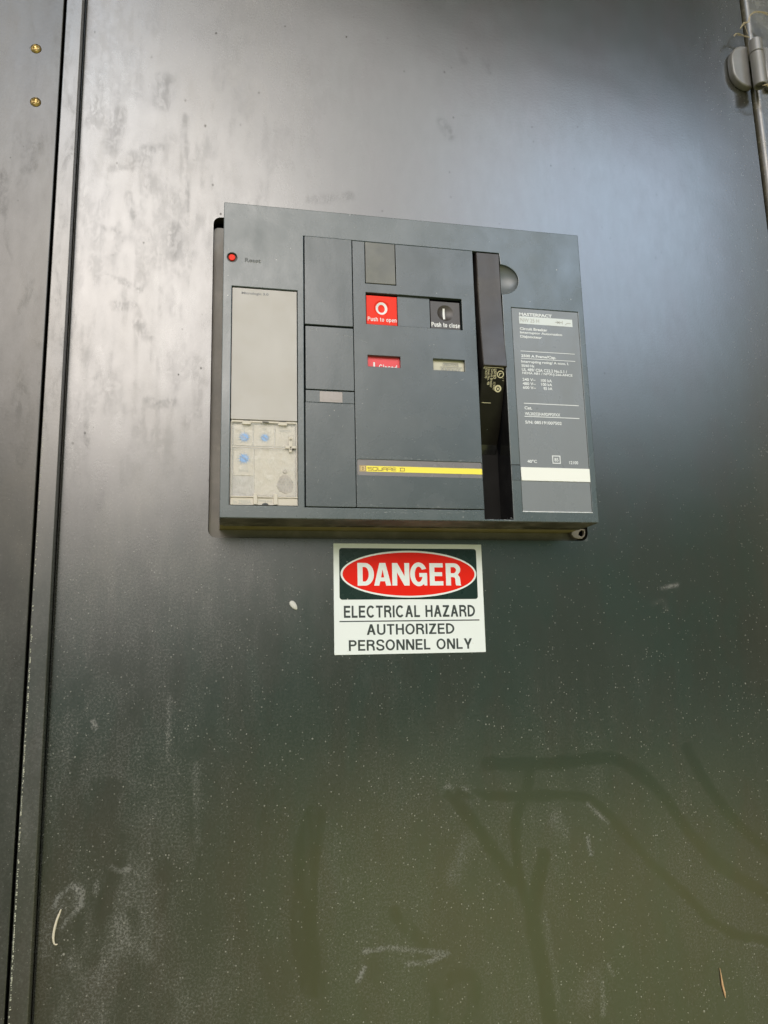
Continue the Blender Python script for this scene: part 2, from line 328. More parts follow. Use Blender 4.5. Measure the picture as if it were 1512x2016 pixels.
def glyph(ch, t):
    h_ = t/2; w_ = 0.70; e = ell
    def arc(cx, cz, rx, rz, a0, a1): return strip(e(cx, cz, rx-h_, rz-h_, a0, a1, 22, False), t)
    def bowl(x0, z0, x1, z1):              # D-shaped loop closing on a stem at x0
        r = (z1-z0)/2; rx = min(r, (x1-x0)*0.8); P = [(x0, z0+h_), (x1-rx, z0+h_)] + e(x1-rx, (z0+z1)/2, rx-h_, r-h_, -90, 90, 20, False)[1:-1] + [(x1-rx, z1-h_), (x0, z1-h_)]
        return strip(P, t)
    if ch == 'E': return 0.60, [bar_(0, 0, t, 1), bar_(h_, 0, .60, t), bar_(h_, 1-t, .59, 1), bar_(h_, .5-h_+.02, .55, .5+h_+.02)]
    if ch == 'L': return 0.54, [bar_(0, 0, t, 1), bar_(h_, 0, .54, t)]
    if ch == 'I': return t, [bar_(0, 0, t, 1)]
    if ch == 'T': return 0.64, [bar_(0, 1-t, .64, 1), bar_(.32-h_, 0, .32+h_, 1-h_)]
    if ch == 'H': return 0.68, [bar_(0, 0, t, 1), bar_(.68-t, 0, .68, 1), bar_(h_, .5-h_+.02, .68-h_, .5+h_+.02)]
    if ch == 'A': return 0.74, [diag(0, 0, .37-t*.58, 1, t*1.12), diag(.74-t*1.12, 0, .37-t*.54, 1, t*1.12), bar_(.17, .26, .57, .26+t*.92)]
    if ch == 'N': return 0.70, [bar_(0, 0, t, 1), bar_(.70-t, 0, .70, 1), diag(.70-t*1.2, 0, 0, 1, t*1.2)]
    if ch == 'Z': return 0.64, [bar_(0, 0, .64, t), bar_(.02, 1-t, .63, 1), diag(0, h_, .63-t*1.3, 1-h_, t*1.3)]
    if ch == 'Y': return 0.72, [diag(.36-t*.6, .36, 0, 1, t*1.2), diag(.36-t*.6, .36, .72-t*1.2, 1, t*1.2), bar_(.36-h_, 0, .36+h_, .46)]
    if ch == 'O': return 0.80, [arc(.40, .5, .40, .515, 0, 360)]
    if ch == 'C': return 0.76, [arc(.40, .5, .40, .515, 42, 318)]
    if ch == 'U': return 0.70, [strip([(h_, 1), (h_, .34)] + e(.35, .34, .35-h_, .355-h_, 180, 360, 18, False)[1:-1] + [(.70-h_, .34), (.70-h_, 1)], t)]
    if ch == 'D': return 0.72, [bar_(0, 0, t, 1), bowl(h_, 0, .72, 1)]
    if ch == 'P': return 0.65, [bar_(0, 0, t, 1), bowl(h_, .43, .65, 1)]
    if ch == 'R': return 0.69, [bar_(0, 0, t, 1), bowl(h_, .45, .66, 1), strip([(.36, .45+h_), (.50, .42), (.575, .30), (.60, 0)], t)]
    if ch == 'S':
        P = [(.06, .30), (.10, .15), (.22, .065), (.36, .055), (.50, .09), (.585, .19), (.575, .33), (.47, .44), (.30, .50), (.15, .57), (.085, .69), (.10, .82), (.20, .92), (.34, .945), (.47, .92), (.56, .83), (.585, .71)]
        return 0.65, [strip([(p.x, p.y) for p in smoothline([(a, c, 0) for a, c in P], 3)], t)]
    x_ = 0.74
    if ch == 'l': return t, [bar_(0, 0, t, 1)]
    if ch == 'o': return 0.58, [arc(.29, x_/2, .29, x_/2+.01, 0, 360)]
    if ch == 'c': return 0.54, [arc(.29, x_/2, .29, x_/2+.01, 48, 312)]
    if ch == 'e': return 0.57, [arc(.29, x_/2, .29, x_/2+.01, 8, 322), bar_(t*.6, x_/2-h_*.8, .57-h_*.5, x_/2+h_*.8)]
    if ch == 'p': return 0.58, [bar_(0, -.26, t, x_), arc(.29, x_/2, .29, x_/2+.01, 0, 360)]
    if ch == 'd': return 0.58, [bar_(.58-t, 0, .58, 1), arc(.29, x_/2, .29, x_/2+.01, 0, 360)]
    if ch == 'u': return 0.53, [strip([(h_, x_), (h_, .25)] + e(.265, .25, .265-h_, .26-h_, 180, 360, 14, False)[1:-1] + [(.53-h_, .25), (.53-h_, x_)], t), bar_(.53-t, 0, .53, .3)]
    if ch in 'nh': return 0.53, [bar_(0, 0, t, 1 if ch == 'h' else x_), strip([(h_, x_-.28)] + e(.265, x_-.26, .265-h_, .27-h_, 180, 0, 14, False)[1:-1] + [(.53-h_, x_-.28), (.53-h_, 0)], t)]
    if ch == 't': return 0.34, [bar_(0, x_-t*.85, .34, x_), strip([(.15, .95), (.15, .16), (.20, h_+.01), (.34, h_)], t)]
    if ch == 's':
        P = [(.05, .20), (.12, .09), (.25, .055), (.38, .09), (.44, .19), (.38, .30), (.25, .365), (.13, .42), (.07, .52), (.12, .63), (.25, .685), (.36, .66), (.43, .55)]
        return 0.49, [strip([(p.x, p.y) for p in smoothline([(a, c, 0) for a, c in P], 3)], t)]
    return 0.30, []
def signwriting(body, x0, x1, z0, cap, t, front, gap=0.13):
    """one line set between x0 and x1 with caps cap mm high"""
    L, x = [], 0.0
    for ch in body:
        w_, st_ = glyph(ch, t); L.append((x, st_)); x += w_ + gap
    k = (x1-x0)/(x-gap); V_, F_ = [], []
    for gx_, st_ in L:
        for li, quads_ in enumerate(st_):
            for q in quads_:
                b0 = len(V_); V_ += [((x0+(gx_+a)*k)*MM, -(front+0.02*li)*MM, (z0+c*cap)*MM) for a, c in q]; F_.append(tuple(range(b0, b0+len(q))))
    me = mesh(V_, F_)
    flip = [p.index for p in me.polygons if p.normal.y > 0]
    if flip:
        bm = bmesh.new(); bm.from_mesh(me); bm.faces.ensure_lookup_table(); bmesh.ops.reverse_faces(bm, faces=[bm.faces[i] for i in flip]); bm.to_mesh(me); bm.free()
    return me

# ------------------------------------------------------------------ materials used
M_door = paint('door_paint', True)
M_side = paint('panel_paint', False, 0.9)
M_strip = paint('strip_paint', False, 0.35)
M_post = simple('stained_post', (0.050, 0.046, 0.034), 0.25, 0.9, dust=0.22, dustcol=(0.30, 0.27, 0.15), var=0.3, scale=110, bump=0.3, speck=0.12)
M_dark = simple('dark_interior', (0.012, 0.011, 0.010), 0.8, 0.2)
M_grey = simple('grey_plastic', (0.058, 0.078, 0.081), 0.27, 0.72, dust=0.05, var=0.07, scale=35, bump=0.12, speck=0.05)
M_grey2 = simple('grey_plastic_panel', (0.047, 0.063, 0.067), 0.27, 0.66, dust=0.04, var=0.07, scale=40, bump=0.12, speck=0.05)
M_label = simple('label_grey', (0.195, 0.207, 0.217), 0.30, 0.55, dust=0.0, var=0.06)
M_olive = simple('olive_plastic', (0.22, 0.185, 0.070), 0.55, 0.4, dust=0.25, var=0.2)
M_under = simple('underside_plastic', (0.045, 0.040, 0.030), 0.5, 0.4, dust=0.30, var=0.3, scale=90)
M_beige = simple('beige_plastic', (0.475, 0.45, 0.425), 0.45, 0.4, dust=0.12, dustcol=(0.40, 0.34, 0.25), var=0.04)
M_beige2 = simple('warm_beige_plastic', (0.60, 0.55, 0.47), 0.45, 0.4, dust=0.16, dustcol=(0.42, 0.35, 0.24), var=0.06)
M_black = simple('black_plastic', (0.026, 0.021, 0.020), 0.36, 0.55, dust=0.16, dustcol=(0.30, 0.26, 0.22), var=0.2, scale=30)
M_gloss = simple('black_gloss', (0.010, 0.010, 0.012), 0.18, 0.6, dust=0.05, speck=0.10)
M_red = simple('red_plastic', (0.88, 0.040, 0.018), 0.35, 0.12, var=0.06)
M_pink = simple('red_flag', (0.80, 0.075, 0.085), 0.3, 0.3, var=0.05)
M_white = simple('white_print', (0.80, 0.80, 0.79), 0.45, 0.4, var=0.02)
M_wsoft = simple('worn_print_and_highlight', (0.74, 0.76, 0.77), 0.5, 0.4, var=0.10, scale=300)
M_paper = simple('white_paper', (0.86, 0.87, 0.82), 0.5, 0.3, var=0.02)
M_ink = simple('dark_ink', (0.035, 0.04, 0.038), 0.4, 0.4)
M_greyink = simple('grey_ink', (0.22, 0.22, 0.23), 0.5, 0.4)
M_paleink = simple('pale_grey_ink', (0.42, 0.42, 0.39), 0.5, 0.4)
M_yellow = simple('yellow_strip', (0.95, 0.80, 0.08), 0.35, 0.4, var=0.05)
M_tray = simple('strip_holder', (0.17, 0.155, 0.155), 0.3, 0.6, dust=0.12)
M_blue = simple('blue_dial', (0.10, 0.36, 0.80), 0.4, 0.4)
M_cream = simple('cream_counter', (0.58, 0.55, 0.43), 0.5, 0.4, var=0.05)
M_sign = simple('sign_white', (0.78, 0.82, 0.80), 0.34, 0.5, var=0.03, scale=18, speck=0.012, dust=0.05)
M_signg = simple('sign_dark_green', (0.010, 0.028, 0.022), 0.28, 0.22, var=0.2, speck=0.10)
M_signr = simple('sign_red', (0.76, 0.016, 0.006), 0.32, 0.12, var=0.03)
M_signk = simple('sign_black', (0.036, 0.045, 0.042), 0.4, 0.4)
M_brass = simple('brass_screw', (0.50, 0.36, 0.15), 0.34, 0.5, metal=1.0, var=0.15, scale=300, dust=0.15, dustcol=(0.2, 0.13, 0.06))
M_hinge = simple('hinge_grey', (0.17, 0.165, 0.155), 0.36, 0.7, dust=0.15, var=0.10, scale=80, bump=0.2)
M_web = simple('dry_fibre', (0.50, 0.42, 0.27), 0.8, 0.2, var=0.2)
M_straw = simple('pale_straw', (0.66, 0.60, 0.47), 0.6, 0.3)
M_wood = simple('fresh_wood', (0.60, 0.38, 0.20), 0.7, 0.2, var=0.2)
M_seed = simple('seed_shell', (0.58, 0.57, 0.52), 0.5, 0.3)
M_edge = simple('pale_edge', (0.22, 0.19, 0.15), 0.55, 0.4, var=0.3, scale=200)
M_ridge = simple('chalky_edge', (0.40, 0.40, 0.32), 0.7, 0.3, var=0.5, scale=400)
# clear cover: a thin hazy polycarbonate sheet
M_clear, t, b, co = new_mat('clear_cover'); b.inputs['Base Color'].default_value = (0.82, 0.80, 0.76, 1); b.inputs['Roughness'].default_value = 0.12
put(t, b.inputs['Alpha'], (noise(t, co, 120, 4).step(0.35, 0.8)*0.16 + 0.10))

# ------------------------------------------------------------------ the door, with its cut-out
HX0, HX1, HZ0, HZ1 = -229.5, 228.5, 68.7, 460.0
X0, X1, Z0, Z1 = -384.6, 538.0, -640.0, 1080.0
def lines(a, b, cuts, step):
    P = [a] + sorted(cuts) + [b]; o = [a]
    for p, q in zip(P, P[1:]):
        n = max(1, round((q-p)/step)); o += [p + (q-p)*(k+1)/n for k in range(n)]
    return np.array(o)
gx = lines(X0, X1, [HX0, HX1], 2.5); gz = lines(Z0, Z1, [HZ0, HZ1], 2.5)
GX, GZ = np.meshgrid(gx, gz, indexing='ij')
nx, nz_ = GX.shape
def dist_poly(P):
    best = np.full(GX.shape, 1e9)
    for (ax, az_), (bx, bz) in zip(P, P[1:]):
        dx, dz = bx-ax, bz-az_; L = dx*dx+dz*dz+1e-9
        tt = np.clip(((GX-ax)*dx + (GZ-az_)*dz)/L, 0, 1)
        best = np.minimum(best, np.hypot(GX-ax-tt*dx, GZ-az_-tt*dz))
    return best
def sst(x, a, b):
    u = np.clip((x-a)/(b-a), 0, 1); return u*u*(3-2*u)
def vnoise(cx, cz, seed):
    r = np.random.default_rng(seed); g = r.random((int((X1-X0)/cx)+3, int((Z1-Z0)/cz)+3))
    fx = (GX-X0)/cx; fz = (GZ-Z0)/cz; ix = fx.astype(int); iz = fz.astype(int); ux = fx-ix; uz = fz-iz
    ux = ux*ux*(3-2*ux); uz = uz*uz*(3-2*uz)
    return (g[ix, iz]*(1-ux)+g[ix+1, iz]*ux)*(1-uz) + (g[ix, iz+1]*(1-ux)+g[ix+1, iz+1]*ux)*uz
n_a = vnoise(60, 90, 1)*0.5 + vnoise(26, 42, 2)*0.3 + vnoise(11, 19, 3)*0.2
n_b = vnoise(45, 80, 4)*0.5 + vnoise(20, 34, 5)*0.3 + vnoise(9, 15, 6)*0.2
n_c = vnoise(8, 60, 7)*0.5 + vnoise(4, 26, 8)*0.5
wob = (vnoise(18, 18, 9)-0.5)*7 + (vnoise(6, 6, 10)-0.5)*3
leftm = sst(-GX, -60, 260)                        # the rubbed, dusty hinge-less side of the door
lowm = sst(-GZ, -60, 330)
wipe = np.zeros_like(GX)
for wi, (wd, P) in enumerate(WIPES):
    Q = [(p.x, p.y) for p in smoothline([(a, b, 0) for a, b in P], 5)]
    d = dist_poly(Q) + wob*0.35; wipe = np.maximum(wipe, (1 - sst(d, wd*0.36-1, wd*0.36+2.5))*(1.0 if wi < 6 else 0.75 if wi < 10 else 0.45)*(1.0 if wi < 6 else sst(n_c + 0.25*n_a, 0.25, 0.75)))
wipe *= (0.70 + 0.3*n_c)
smear = np.zeros_like(GX)
for wd, P in DARKS:
    d = dist_poly(P) + wob*0.7; smear = np.maximum(smear, (1 - sst(d, wd*0.12, wd*0.75+2))*(0.25+0.4*n_c))
smear = np.maximum(smear, sst(n_b*0.7+n_c*0.3, 0.49, 0.62)*0.24*leftm*sst(GZ, -150, 60))
lite = np.zeros_like(GX)
for wd, P in LIGHTS:
    d = dist_poly(P) + wob*0.12; wd2 = max(wd, 3.4)
    k = 0.42 if 1.7 < wd < 3.8 else 0.11
    lite = np.maximum(lite, (1 - sst(d, wd2*0.10, wd2*0.8+0.8))*k*(0.15+1.1*n_c*n_b*2))
upm = sst(GZ, -160, 150)
dust = 0.012 + leftm*upm*(0.03 + 0.20*n_a) + lowm*(0.045 + 0.03*sst(n_a, 0.42, 0.7)) + sst(GX, 440, 535)*0.05
dust += sst(-GX, 150, 330)*lowm*0.10*sst(n_b, 0.42, 0.66)
dust *= 0.75 + 0.5*n_c
dust = np.clip(dust*(1-0.9*wipe) + lite, 0, 1)
verts = np.stack([GX*MM, np.zeros_like(GX), GZ*MM], -1).reshape(-1, 3)
ii, jj = np.meshgrid(np.arange(nx-1), np.arange(nz_-1), indexing='ij')
cx_ = (gx[ii]+gx[ii+1])/2; cz_ = (gz[jj]+gz[jj+1])/2
keep = ~((cx_ > HX0) & (cx_ < HX1) & (cz_ > HZ0) & (cz_ < HZ1))
a = (ii*nz_+jj)[keep]
quads = np.stack([a, a+nz_, a+nz_+1, a+1], 1)
vl = verts.tolist(); fl = quads.tolist()
def addv(x, y, z): vl.append((x*MM, y*MM, z*MM)); return len(vl)-1
R_ = 9.0                                            # rounded corners of the cut-out, and its folded edge
arc_loop = []
for cx, cz, qx, qz, a0 in ((HX1-R_, HZ0+R_, HX1, HZ0, -90), (HX1-R_, HZ1-R_, HX1, HZ1, 0), (HX0+R_, HZ1-R_, HX0, HZ1, 90), (HX0+R_, HZ0+R_, HX0, HZ0, 180)):
    pts_ = [(cx + R_*math.cos(rad(a0+15*k)), cz + R_*math.sin(rad(a0+15*k))) for k in range(7)]
    c0 = addv(qx, 0, qz); ids = [addv(p[0], 0, p[1]) for p in pts_]
    for k in range(6): fl.append([c0, ids[k+1], ids[k]])
    arc_loop += pts_
o_ = [addv(p[0], 0, p[1]) for p in arc_loop]; i_ = [addv(p[0], 14, p[1]) for p in arc_loop]
for k in range(len(arc_loop)):
    k2 = (k+1) % len(arc_loop); fl.append([o_[k], o_[k2], i_[k2], i_[k]])
e_ = [addv(X1, 0, Z0), addv(X1, 0, Z1), addv(X1, 20, Z1), addv(X1, 20, Z0)]; fl.append(e_)
rr_ = [(X0 - 3.6*math.sin(rad(11.25*k)), 3.6*(1-math.cos(rad(11.25*k)))) for k in range(9)] + [(X0-3.6, 20)]     # folded left edge
ra_ = [addv(a_, y_, Z0) for a_, y_ in rr_]; rb_ = [addv(a_, y_, Z1) for a_, y_ in rr_]
for k in range(len(rr_)-1): fl.append([ra_[k], rb_[k], rb_[k+1], ra_[k+1]])
me = bpy.data.meshes.new('cabinet_door'); me.from_pydata(vl, [], fl); me.update()
pad = len(vl) - verts.shape[0]
for nm, arr in (('dust', dust), ('smear', smear), ('wipe', wipe)):
    at = me.attributes.new(nm, 'FLOAT', 'POINT'); at.data.foreach_set('value', np.concatenate([arr.ravel(), np.full(pad, 0.1 if nm == 'dust' else 0.0)]).astype(np.float32))
CAB = empty('electrical_cabinet', (0, 0, -0.70))
tag(CAB, 'dusty green-black painted metal electrical cabinet filling the whole picture', 'cabinet')
def local(o, p):                      # keep world coordinates under a moved parent
    o.matrix_parent_inverse = Matrix.Translation(-Vector(p.location)); return o
door = local(obj('door', me, M_door, CAB), CAB)

# the dark inside of the cabinet behind the cut-out
def openbox(x0, x1, y0, y1, z0, z1):
    v = [(x0, y0, z0), (x1, y0, z0), (x1, y0, z1), (x0, y0, z1), (x0, y1, z0), (x1, y1, z0), (x1, y1, z1), (x0, y1, z1)]
    return mesh(v, [(4, 5, 6, 7), (0, 1, 5, 4), (1, 2, 6, 5), (2, 3, 7, 6), (3, 0, 4, 7)])
local(obj('inner_wall', openbox(-0.95, 0.538, 0.021, 0.28, -0.64, 1.08), M_dark, CAB), CAB)

# ------------------------------------------------------------------ left: fixed panel, edge strip, screws
pn = local(obj('side_panel', merge(box(-0.95, -0.4082, -0.018, -0.0130, -0.70, 1.15, 0.0008)), M_side, CAB), CAB)
st = obj('edge_strip', box(-0.4052, -0.3872, -0.018, -0.0035, -0.70, 1.15, 0.0010, 3), M_strip, CAB); local(st, CAB)
# chalky dust collected along the strip's bent outer edge
rp = []
for k in range(520):
    z = -0.58 + k*0.0021; u = (z+0.58)/1.09
    rp.append((-0.4036 + random.uniform(-.0003, .0003), -0.0181, z, (0.0008 + random.random()**3*0.0009)*(1.0 if z < 0.0 else max(0.05, 1-(z/0.42)))))
v_, f_ = [], []
for x, y, z, r in rp:
    if random.random() < (0.72 if z < -0.05 else 0.30):
        b0 = len(v_); L_ = random.uniform(0.0007, 0.0022)
        for dx, dz in ((-r*.5, -L_*.5), (r*.5, -L_*.4), (r*.6, L_*.5), (-r*.4, L_*.6)): v_.append((x+dx, y-0.0001, z+dz))
        v_.append((x, y-r*0.35, z))
        f_ += [(b0, b0+1, b0+4), (b0+1, b0+2, b0+4), (b0+2, b0+3, b0+4), (b0+3, b0, b0+4)]
rg = tag(obj('dust_ridge', mesh(v_, f_), M_ridge, st), kind='stuff')
def screw_mesh(R=0.0060, H=0.0027):
    n, m = 18, 64; v, f = [], []
    for i in range(n+1):
        r = R*i/n
        for k in range(m):
            a = 2*math.pi*k/m; x, z = r*math.cos(a), r*math.sin(a)
            h = H*(1-(r/R)**2.6)
            ca, sa = math.cos(0.35), math.sin(0.35); xx, zz = x*ca+z*sa, -x*sa+z*ca
            for p, q in ((xx, zz), (zz, xx)):
                if abs(p) < 0.0011 and abs(q) < 0.0036: h = min(h, H*0.05 + 0.0006*abs(q)/0.0034)
            v.append((x, -h, z))
    for i in range(n):
        for k in range(m): f.append((i*m+k, (i+1)*m+k, (i+1)*m+(k+1) % m, i*m+(k+1) % m))
    b0 = len(v)
    for k in range(m): a = 2*math.pi*k/m; v.append((R*0.97*math.cos(a), 0.001, R*0.97*math.sin(a)))
    for k in range(m): f.append((n*m+k, b0+k, b0+(k+1) % m, n*m+(k+1) % m))
    return mesh(v, f)
sm = screw_mesh()
sc1 = smooth(obj('screw', sm, M_brass, pn)); sc1.location = (-0.4358, -0.0184, 0.6437)
sc2 = obj('screw', sm, None, pn); sc2.location = (-0.4325, -0.0184, 0.5737); sc2.rotation_euler = (0, 0.5, 0)

def cyl(x, y, z0, z1, r, n=40, inset=0.0):
    v, f = [], []
    ring = [(r-0.0007, z1), (r, z1-0.0007), (r, z0+0.0007), (r-0.0007, z0)] + ([(r-0.0022, z0), (r-0.0022, z0+inset)] if inset else [])
    for rr, z in ring:
        for k in range(n): v.append((x+rr*math.cos(2*math.pi*k/n), y+rr*math.sin(2*math.pi*k/n), z))
    for i in range(len(ring)-1):
        for k in range(n): f.append((i*n+k, (i+1)*n+k, (i+1)*n+(k+1) % n, i*n+(k+1) % n))
    f.append(tuple(range(n))); f.append(tuple(reversed(range((len(ring)-1)*n, len(ring)*n))))
    return mesh(v, f)
# ------------------------------------------------------------------ right: post with rounded edge, hinge
bm = bmesh.new(); prof = [(0.5405, 0.03)] + [(0.5405+0.009-0.009*math.cos(rad(9*k)), 0.003-0.009*math.sin(rad(9*k))) for k in range(11)] + [(0.95, -0.006), (0.95, 0.03)]
v_ = [(x, y, -0.70) for x, y in prof] + [(x, y, 1.15) for x, y in prof]; n = len(prof)
po = obj('post', mesh(v_, [(k, (k+1) % n, n+(k+1) % n, n+k) for k in range(n)] + [tuple(range(n-1, -1, -1)), tuple(range(n, 2*n))]), M_post, CAB); local(po, CAB)
for p in po.data.polygons: p.use_smooth = len(p.vertices) == 4
po.data.set_sharp_from_angle(angle=rad(40))
lf = [(533, 737.5), (533, 805), (528, 805)] + [(528-24*math.sin(rad(a))**0.9, 779+26*math.cos(rad(a))) for a in (15, 30, 45, 60, 75, 90)] + [(504, 765)] + [(530-26*math.sin(rad(a))**0.9, 763.5-26*math.cos(rad(a))) for a in (85, 70, 55, 40, 25, 10)]
lf2 = [(1088-x+2, z) for x, z in lf]
hg = local(obj('hinge', cyl(0.5372, -0.022, 0.7345, 0.8040, 0.0050), M_hinge, CAB), CAB)      # the pin carries leaves and barrels
obj('leaf', flat([lf], 11, 11.5, 2.4), M_hinge, hg)
obj('leaf', flat([lf2], 15, 8.5, 2.0), M_hinge, hg)
for z0, z1, ins in ((0.7305, 0.7835, 0.008), (0.7842, 0.8050, 0)):
    o = obj('barrel', cyl(0.5372, -0.022, z0, z1, 0.0092, inset=ins), M_hinge, hg)
    smooth(o); o.data.set_sharp_from_angle(angle=rad(35))
wb = [(512, 819), (519, 828), (526, 832), (531, 842), (538, 849), (546, 852), (557, 851), (567, 845), (580, 844)]
wa = [(511, 816), (512, 820), (520, 820), (528, 819), (536, 817)]
wc = [(535, 724.5), (540, 726), (544, 724), (548, 721.5), (555, 724), (560, 723)]
def strands(P, y, n, jit, r):
    ms = []
    for k in range(n):
        q = smoothline([((a+random.uniform(-jit, jit))*MM, (y+random.uniform(-1.5, 1.5))*MM, (b+random.uniform(-jit, jit))*MM) for a, b in P], 5)
        ms.append(tube(q, [r*random.uniform(0.5, 1.3) for _ in q], 5))
    return ms
tag(obj('cobweb', merge(*(strands(wb, -26, 6, 1.3, 0.00028) + strands(wa, -14, 4, 0.9, 0.00028) + strands([(526, 832), (527, 824), (531, 819)], -18, 2, 0.5, 0.00025))), M_web),
    'tangled straw-coloured cobweb fibres hanging above the hinge barrel', 'cobweb')
tag(obj('cobweb', merge(*strands(wc, -30, 6, 1.2, 0.00035)), M_web), 'short pale cobweb tuft stuck just under the hinge barrel', 'cobweb')

# ------------------------------------------------------------------ the circuit breaker
CB = empty('circuit_breaker', (-0.21745, 0, 0.07913))
tag(CB, 'grey plastic circuit breaker face with red and black push buttons protruding from the door', 'circuit breaker')
FW, FH, FR = 425.9, 358.4, 70.0
# face: a thick moulding with windows through it
fa = rad(1)
bowl_c, bowl_r = (322.2, 292.0), 20.5
mid_hole = [(88.4, 12.4), (288.6, 12.4), (288.6, 2.2), (322.4, 2.2)] + [(bowl_c[0]+22.5*math.cos(rad(a)), bowl_c[1]+18.8*math.sin(rad(a))) for a in range(-88, 90, 8)] + [(322.0, 325.0), (88.4, 325.4)]
holes = [rect(9.6, 13.4, 81.4, 258.4, 0.6, 2), mid_hole, rect(333.9, 11.6, 418.5, 257.0), ell(9.5, 292.4, 5.4, n=32)]
obj('face_plate', flat([rect(0, 0, FW, FH, 1.2, 4)] + holes, FR, 44, 0.7), M_grey, CB)
# the deeper body behind the face
def prism(x0, x1, z0, z1, ya, yb, grow):
    v = [(x0, ya, z0), (x1, ya, z0), (x1, ya, z1), (x0, ya, z1), (x0-grow, yb, z0-grow), (x1+grow, yb, z0-grow), (x1+grow, yb, z1+grow), (x0-grow, yb, z1+grow)]
    return mesh(np.array(v)*MM, [(0, 1, 2, 3), (0, 4, 5, 1), (1, 5, 6, 2), (2, 6, 7, 3), (3, 7, 4, 0)])
obj('housing', prism(1.2, FW-1.2, 1.0, FH-1.2, -25.9, 12, 1.0), M_olive, CB)
obj('underside_trim', merge(box(0.0008, FW*MM-0.0008, -0.0690, -0.0265, -0.0003, 0.0002), box(0.004, FW*MM-0.004, -0.029, -0.0255, -0.0012, 0.0006)), M_under, CB)
obj('mounting_flange', flat([rect(-11.5, -9.0, 437, 372, 6), rect(2, 3, FW-2, FH-2)], -9, 3), simple('flange_plastic', (0.16, 0.145, 0.125), 0.5, 0.5, dust=0.3), CB)
# pale rounded lug at the lower right corner
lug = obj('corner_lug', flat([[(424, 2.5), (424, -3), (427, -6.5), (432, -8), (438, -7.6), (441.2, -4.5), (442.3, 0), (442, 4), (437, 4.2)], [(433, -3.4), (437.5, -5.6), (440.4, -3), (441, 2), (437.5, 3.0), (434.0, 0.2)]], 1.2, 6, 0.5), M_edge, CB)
flo = obj('back_panel', box(0.006, 0.420, -0.030, -0.0275, 0.0022, 0.350), M_dark, CB)

# --- reset button
rb = obj('reset_button', merge(flat([ell(9.3, 293.0, 3.7, n=32)], FR-1.0, 6, 0.7)), M_red, CB)
obj('bezel', flat([ell(9.5, 292.4, 5.3, n=32), ell(9.3, 293.0, 4.1, n=32)], FR-2.6, 3), M_under, rb)
obj('lettering', writing([('Reset', (23.4, 287.9, 41.0, 293.0), 0.025)], FR+0.12), M_signk, CB)
obj('lettering', writing([('Reset', (23.75, 287.55, 41.35, 292.65), 0.0)], FR+0.06), M_paleink, CB)  # pale shifted copy paints the lit edge of the embossed word

# --- trip unit
TU = obj('trip_unit', merge(flat([rect(10.2, 107.2, 80.8, 257.6, 0.6, 2)], FR-1.6, 6, 0.35), box(0.010, 0.081, -0.064, -0.045, 0.0138, 0.1065)), M_beige, CB)
obj('lettering', writing([('Micrologic 3.0', (20.2, 249.7, 49.6, 253.4), 0.03)], FR-1.5), M_greyink, TU)
fs = []
for x0, z0, x1, z1 in ((13.5, 79.2, 33.5, 103.0), (34.6, 79.2, 56.5, 103.0), (57.6, 79.2, 79.2, 103.0), (13.5, 46.5, 34.6, 76.0), (35.6, 25.0, 79.2, 76.0)):
    fs.append(flat([rect(x0, z0, x1, z1)], 64.6, 0.8, 0.2))
obj('setting_panel', merge(*fs), M_beige2, TU)
def dial(cx, cz, r):
    lp = []
    for k in range(24):
        a = rad(15*k); q = r*(1.55 if k % 2 == 0 else 0.85); lp.append((cx+q*math.cos(a), cz+q*math.sin(a)))
    d = obj('dial', flat([lp], 65.4, 1.0), M_blue, TU)
    ar = rad(-35); ux, uz = math.cos(ar), math.sin(ar)
    obj('pointer', flat([[(cx-ux*r*.9-uz*.35, cz-uz*r*.9+ux*.35), (cx-ux*r*.9+uz*.35, cz-uz*r*.9-ux*.35), (cx+ux*r*.9+uz*.35, cz+uz*r*.9-ux*.35), (cx+ux*r*.9-uz*.35, cz+uz*r*.9+ux*.35)]], 65.8, 0.5), M_greyink, d)
    tk = []
    for k in range(9):
        a = rad(-60+37.5*k); tk.append(('', [rect(cx+r*1.75*math.cos(a)-.6, cz+r*1.75*math.sin(a)-.5, cx+r*1.75*math.cos(a)+.6, cz+r*1.75*math.sin(a)+.5)]))
    obj('scale_marks', writing(tk, 65.1), M_paleink, d)
dial(24.7, 88.4, 3.9); dial(46.3, 88.4, 3.3); dial(24.6, 64.9, 4.1)
for q_ in (('Ir', (22.6, 96.8, 26.0, 99.5)), ('tr', (44.8, 96.8, 47.8, 99.5)), ('x Ir', (21.8, 54.5, 27.6, 56.9)), ('setting', (20.0, 50.2, 29.5, 53.0)), ('alarm', (62, 96, 74, 98.6))): obj('lettering', writing([q_], 65.1), M_paleink, TU)
obj('test_connector', merge(flat([ell(68.0, 52.2, 2.4, n=24)], 65.6, 1.2, 0.2), flat([[(62, 45), (65.5, 48.5), (70.5, 48.5), (75.5, 43), (77.4, 37), (75.5, 30), (69, 27.5), (62, 30), (58.8, 36)]], 65.0, 0.8, 0.2)), simple('connector_grey', (0.38, 0.33, 0.28), 0.5), TU)
pins = [('', [ell(60.5+3.4*i+(1.7 if j % 2 else 0), 31.5+2.9*j, 0.75, n=10)]) for i in range(5) for j in range(5) if (60.5+3.4*i-67.7)**2 + (31.5+2.9*j-37)**2 < 64]
obj('connector_pins', writing(pins, 65.2), M_greyink, TU)
